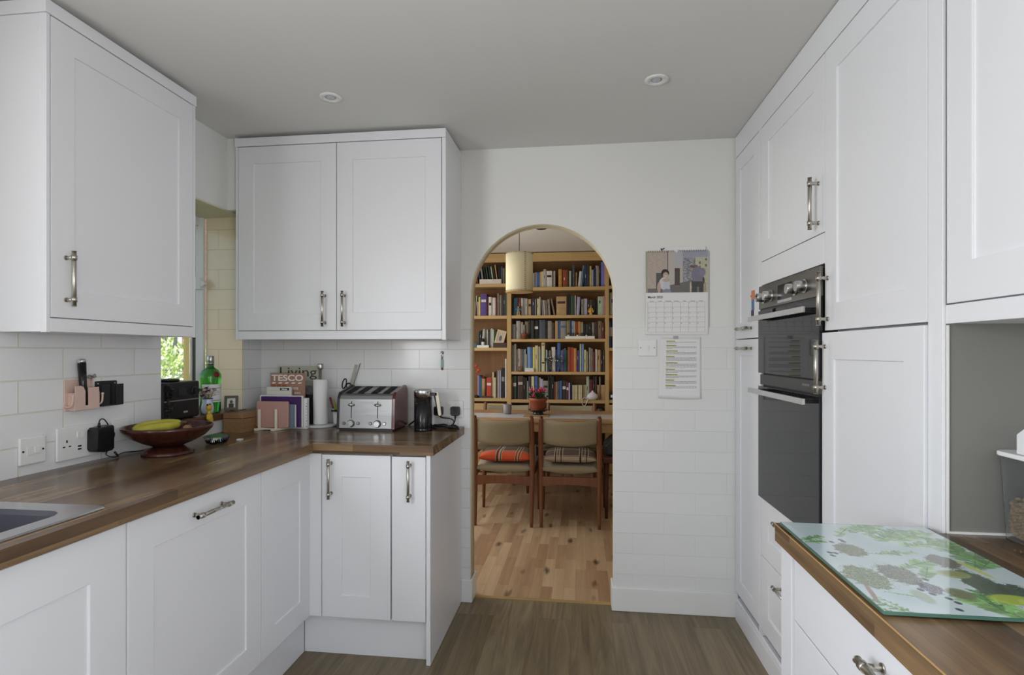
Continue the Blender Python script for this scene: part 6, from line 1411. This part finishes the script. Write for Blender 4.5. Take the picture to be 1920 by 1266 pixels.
def plaid_o(u, v):
    base = (.78,.32,.18) if v < .30 or v > .8 else (.34,.31,.27)
    if stripe(u, (.335,.405,.445,.725,.775,.82), .010): return (.66,.58,.48)
    if stripe(u, (.36,.425,.74,.80), .009) : return (.20,.15,.13)
    if stripe(v, (.30,.18), .012): return (.55,.42,.34)
    return base
def plaid_b(u, v):
    base = (.33,.28,.24)
    if stripe(u, (.19,.24,.29,.35,.68,.73,.79,.85), .010): return (.62,.55,.46)
    if stripe(u, (.215,.32,.705,.82), .010): return (.16,.13,.12)
    if stripe(v, (.02,.06,.5), .012): return (.66,.58,.50)
    return base
cushion('plaid_cushion', 'orange and brown plaid cushion on the near left dining chair', -.583, 4.36, .459, plaid_o, 1)
cushion('plaid_cushion', 'dark brown striped plaid cushion on the near right dining chair', -.087, 4.37, .459, plaid_b, 2)
# dark stool at the right with a bag
sx_, sy_ = .245, 4.60
t = thing('wooden_stool', 'dark wooden stool partly hidden by the right side of the arch', 'stool', (sx_, sy_, 0))
for a_, c_ in ((-.055,-.17),(.33,-.17),(-.055,.14),(.33,.14)): b = MB(); b.tube([(a_,c_,0),(a_,c_*.95,.43)], [.012,.020], 12); b.build('leg', mat('dark_teak', rgb(84,48,32), .5) if c_ < 0 and a_ < 0 else bpy.data.materials['dark_teak'], t)
b = MB(); b.box(-.085,-.19,.43,.36,.17,.475); b.build('stool_seat', bpy.data.materials['dark_teak'], t, bevel=.006)
t = thing('dark_bag', 'black leather bag on the dark stool beside the arch', 'bag', (sx_, sy_, .476))
b = MB(); b.prism([(-.06,0),(.30,0),(.32,.10),(.28,.15),(.0,.15),(-.07,.09)], -.13, .10, 'y'); b.build('bag_body', mat('black_leather', (.02,.02,.022), .35), t, bevel=.02)
b = MB(); b.tube(smooth([(.02,-.135,.10),(.05,-.14,.14),(.16,-.14,.155),(.22,-.135,.10)]), .006, 8); b.build('strap', bpy.data.materials['black_leather'], t)
# ---------------------------------------------------------------- pendant lamp
lx, ly = -.513, 4.60
t = thing('pendant_lamp', 'cream drum pendant lamp with laced edges hanging in the dining room', 'lamp', (lx, ly, 1.797))
SHD = mat('parchment_shade', rgb(246,238,208), .9)
b = MB(); b.lathe([(.112,0),(.112,.317),(.1105,.317),(.1105,.0)], seg=56); b.build('lamp_shade', SHD, t)
LC = mat('lacing', rgb(110,96,74), .8)
b = MB()
for k in range(46):
    a = 2*PI*k/46
    for z in (.004, .313):
        P = [Vector((R3*math.cos(a+da), R3*math.sin(a+da), z+dz)) for R3, da, dz in ((.1125,-.02,-.006),(.1140,0,.0),(.1125,.03,.006))]; b.tube(P, .0013, 5)
a0 = math.radians(-90)+math.asin(.42)+YAW
for k in range(19):
    z = .012+k*.0165
    for s_ in (-1, 1): b.tube([Vector((.1128*math.cos(a0+s_*.07), .1128*math.sin(a0+s_*.07), z)), Vector((.1135*math.cos(a0), .1135*math.sin(a0), z+.008))], .0012, 5)
b.build('lacing', LC, t, merge=False)['kind'] = 'stuff'
b = MB(); b.lathe([(.1105,.0),(.114,.0),(.114,-.006),(.1105,-.006)], seg=48); b.build('bottom_ring', OAK, t)
b = MB(); b.ball((0,0,.15), .032); b.build('bulb', mat('frosted_bulb', (.8,.78,.7), .5), t)
b = MB(); b.cyl((0,0,.18), (0,0,2.365-1.797), .0028, seg=8); b.cyl((0,0,.17), (0,0,.24), .016, seg=16)
for k in range(3): a = k*2.094; b.cyl((0,0,.235), (.111*math.cos(a), .111*math.sin(a), .305), .0016, seg=6)
b.lathe([(0,.568),(.035,.568),(.030,.545),(0,.543)][::-1], seg=24); b.build('cord', bmat('d'), t, merge=False)
x, y = onZ(1015, 428, DCZ)
t = thing('ceiling_spot', 'dark round fitting on the dining room ceiling seen in the arch crown', 'light', (x, y, DCZ))
b = MB(); b.lathe([(.045,-.0005),(.043,-.006),(.03,-.008),(0,-.006)], seg=28); b.build('bezel', GREYM, t)
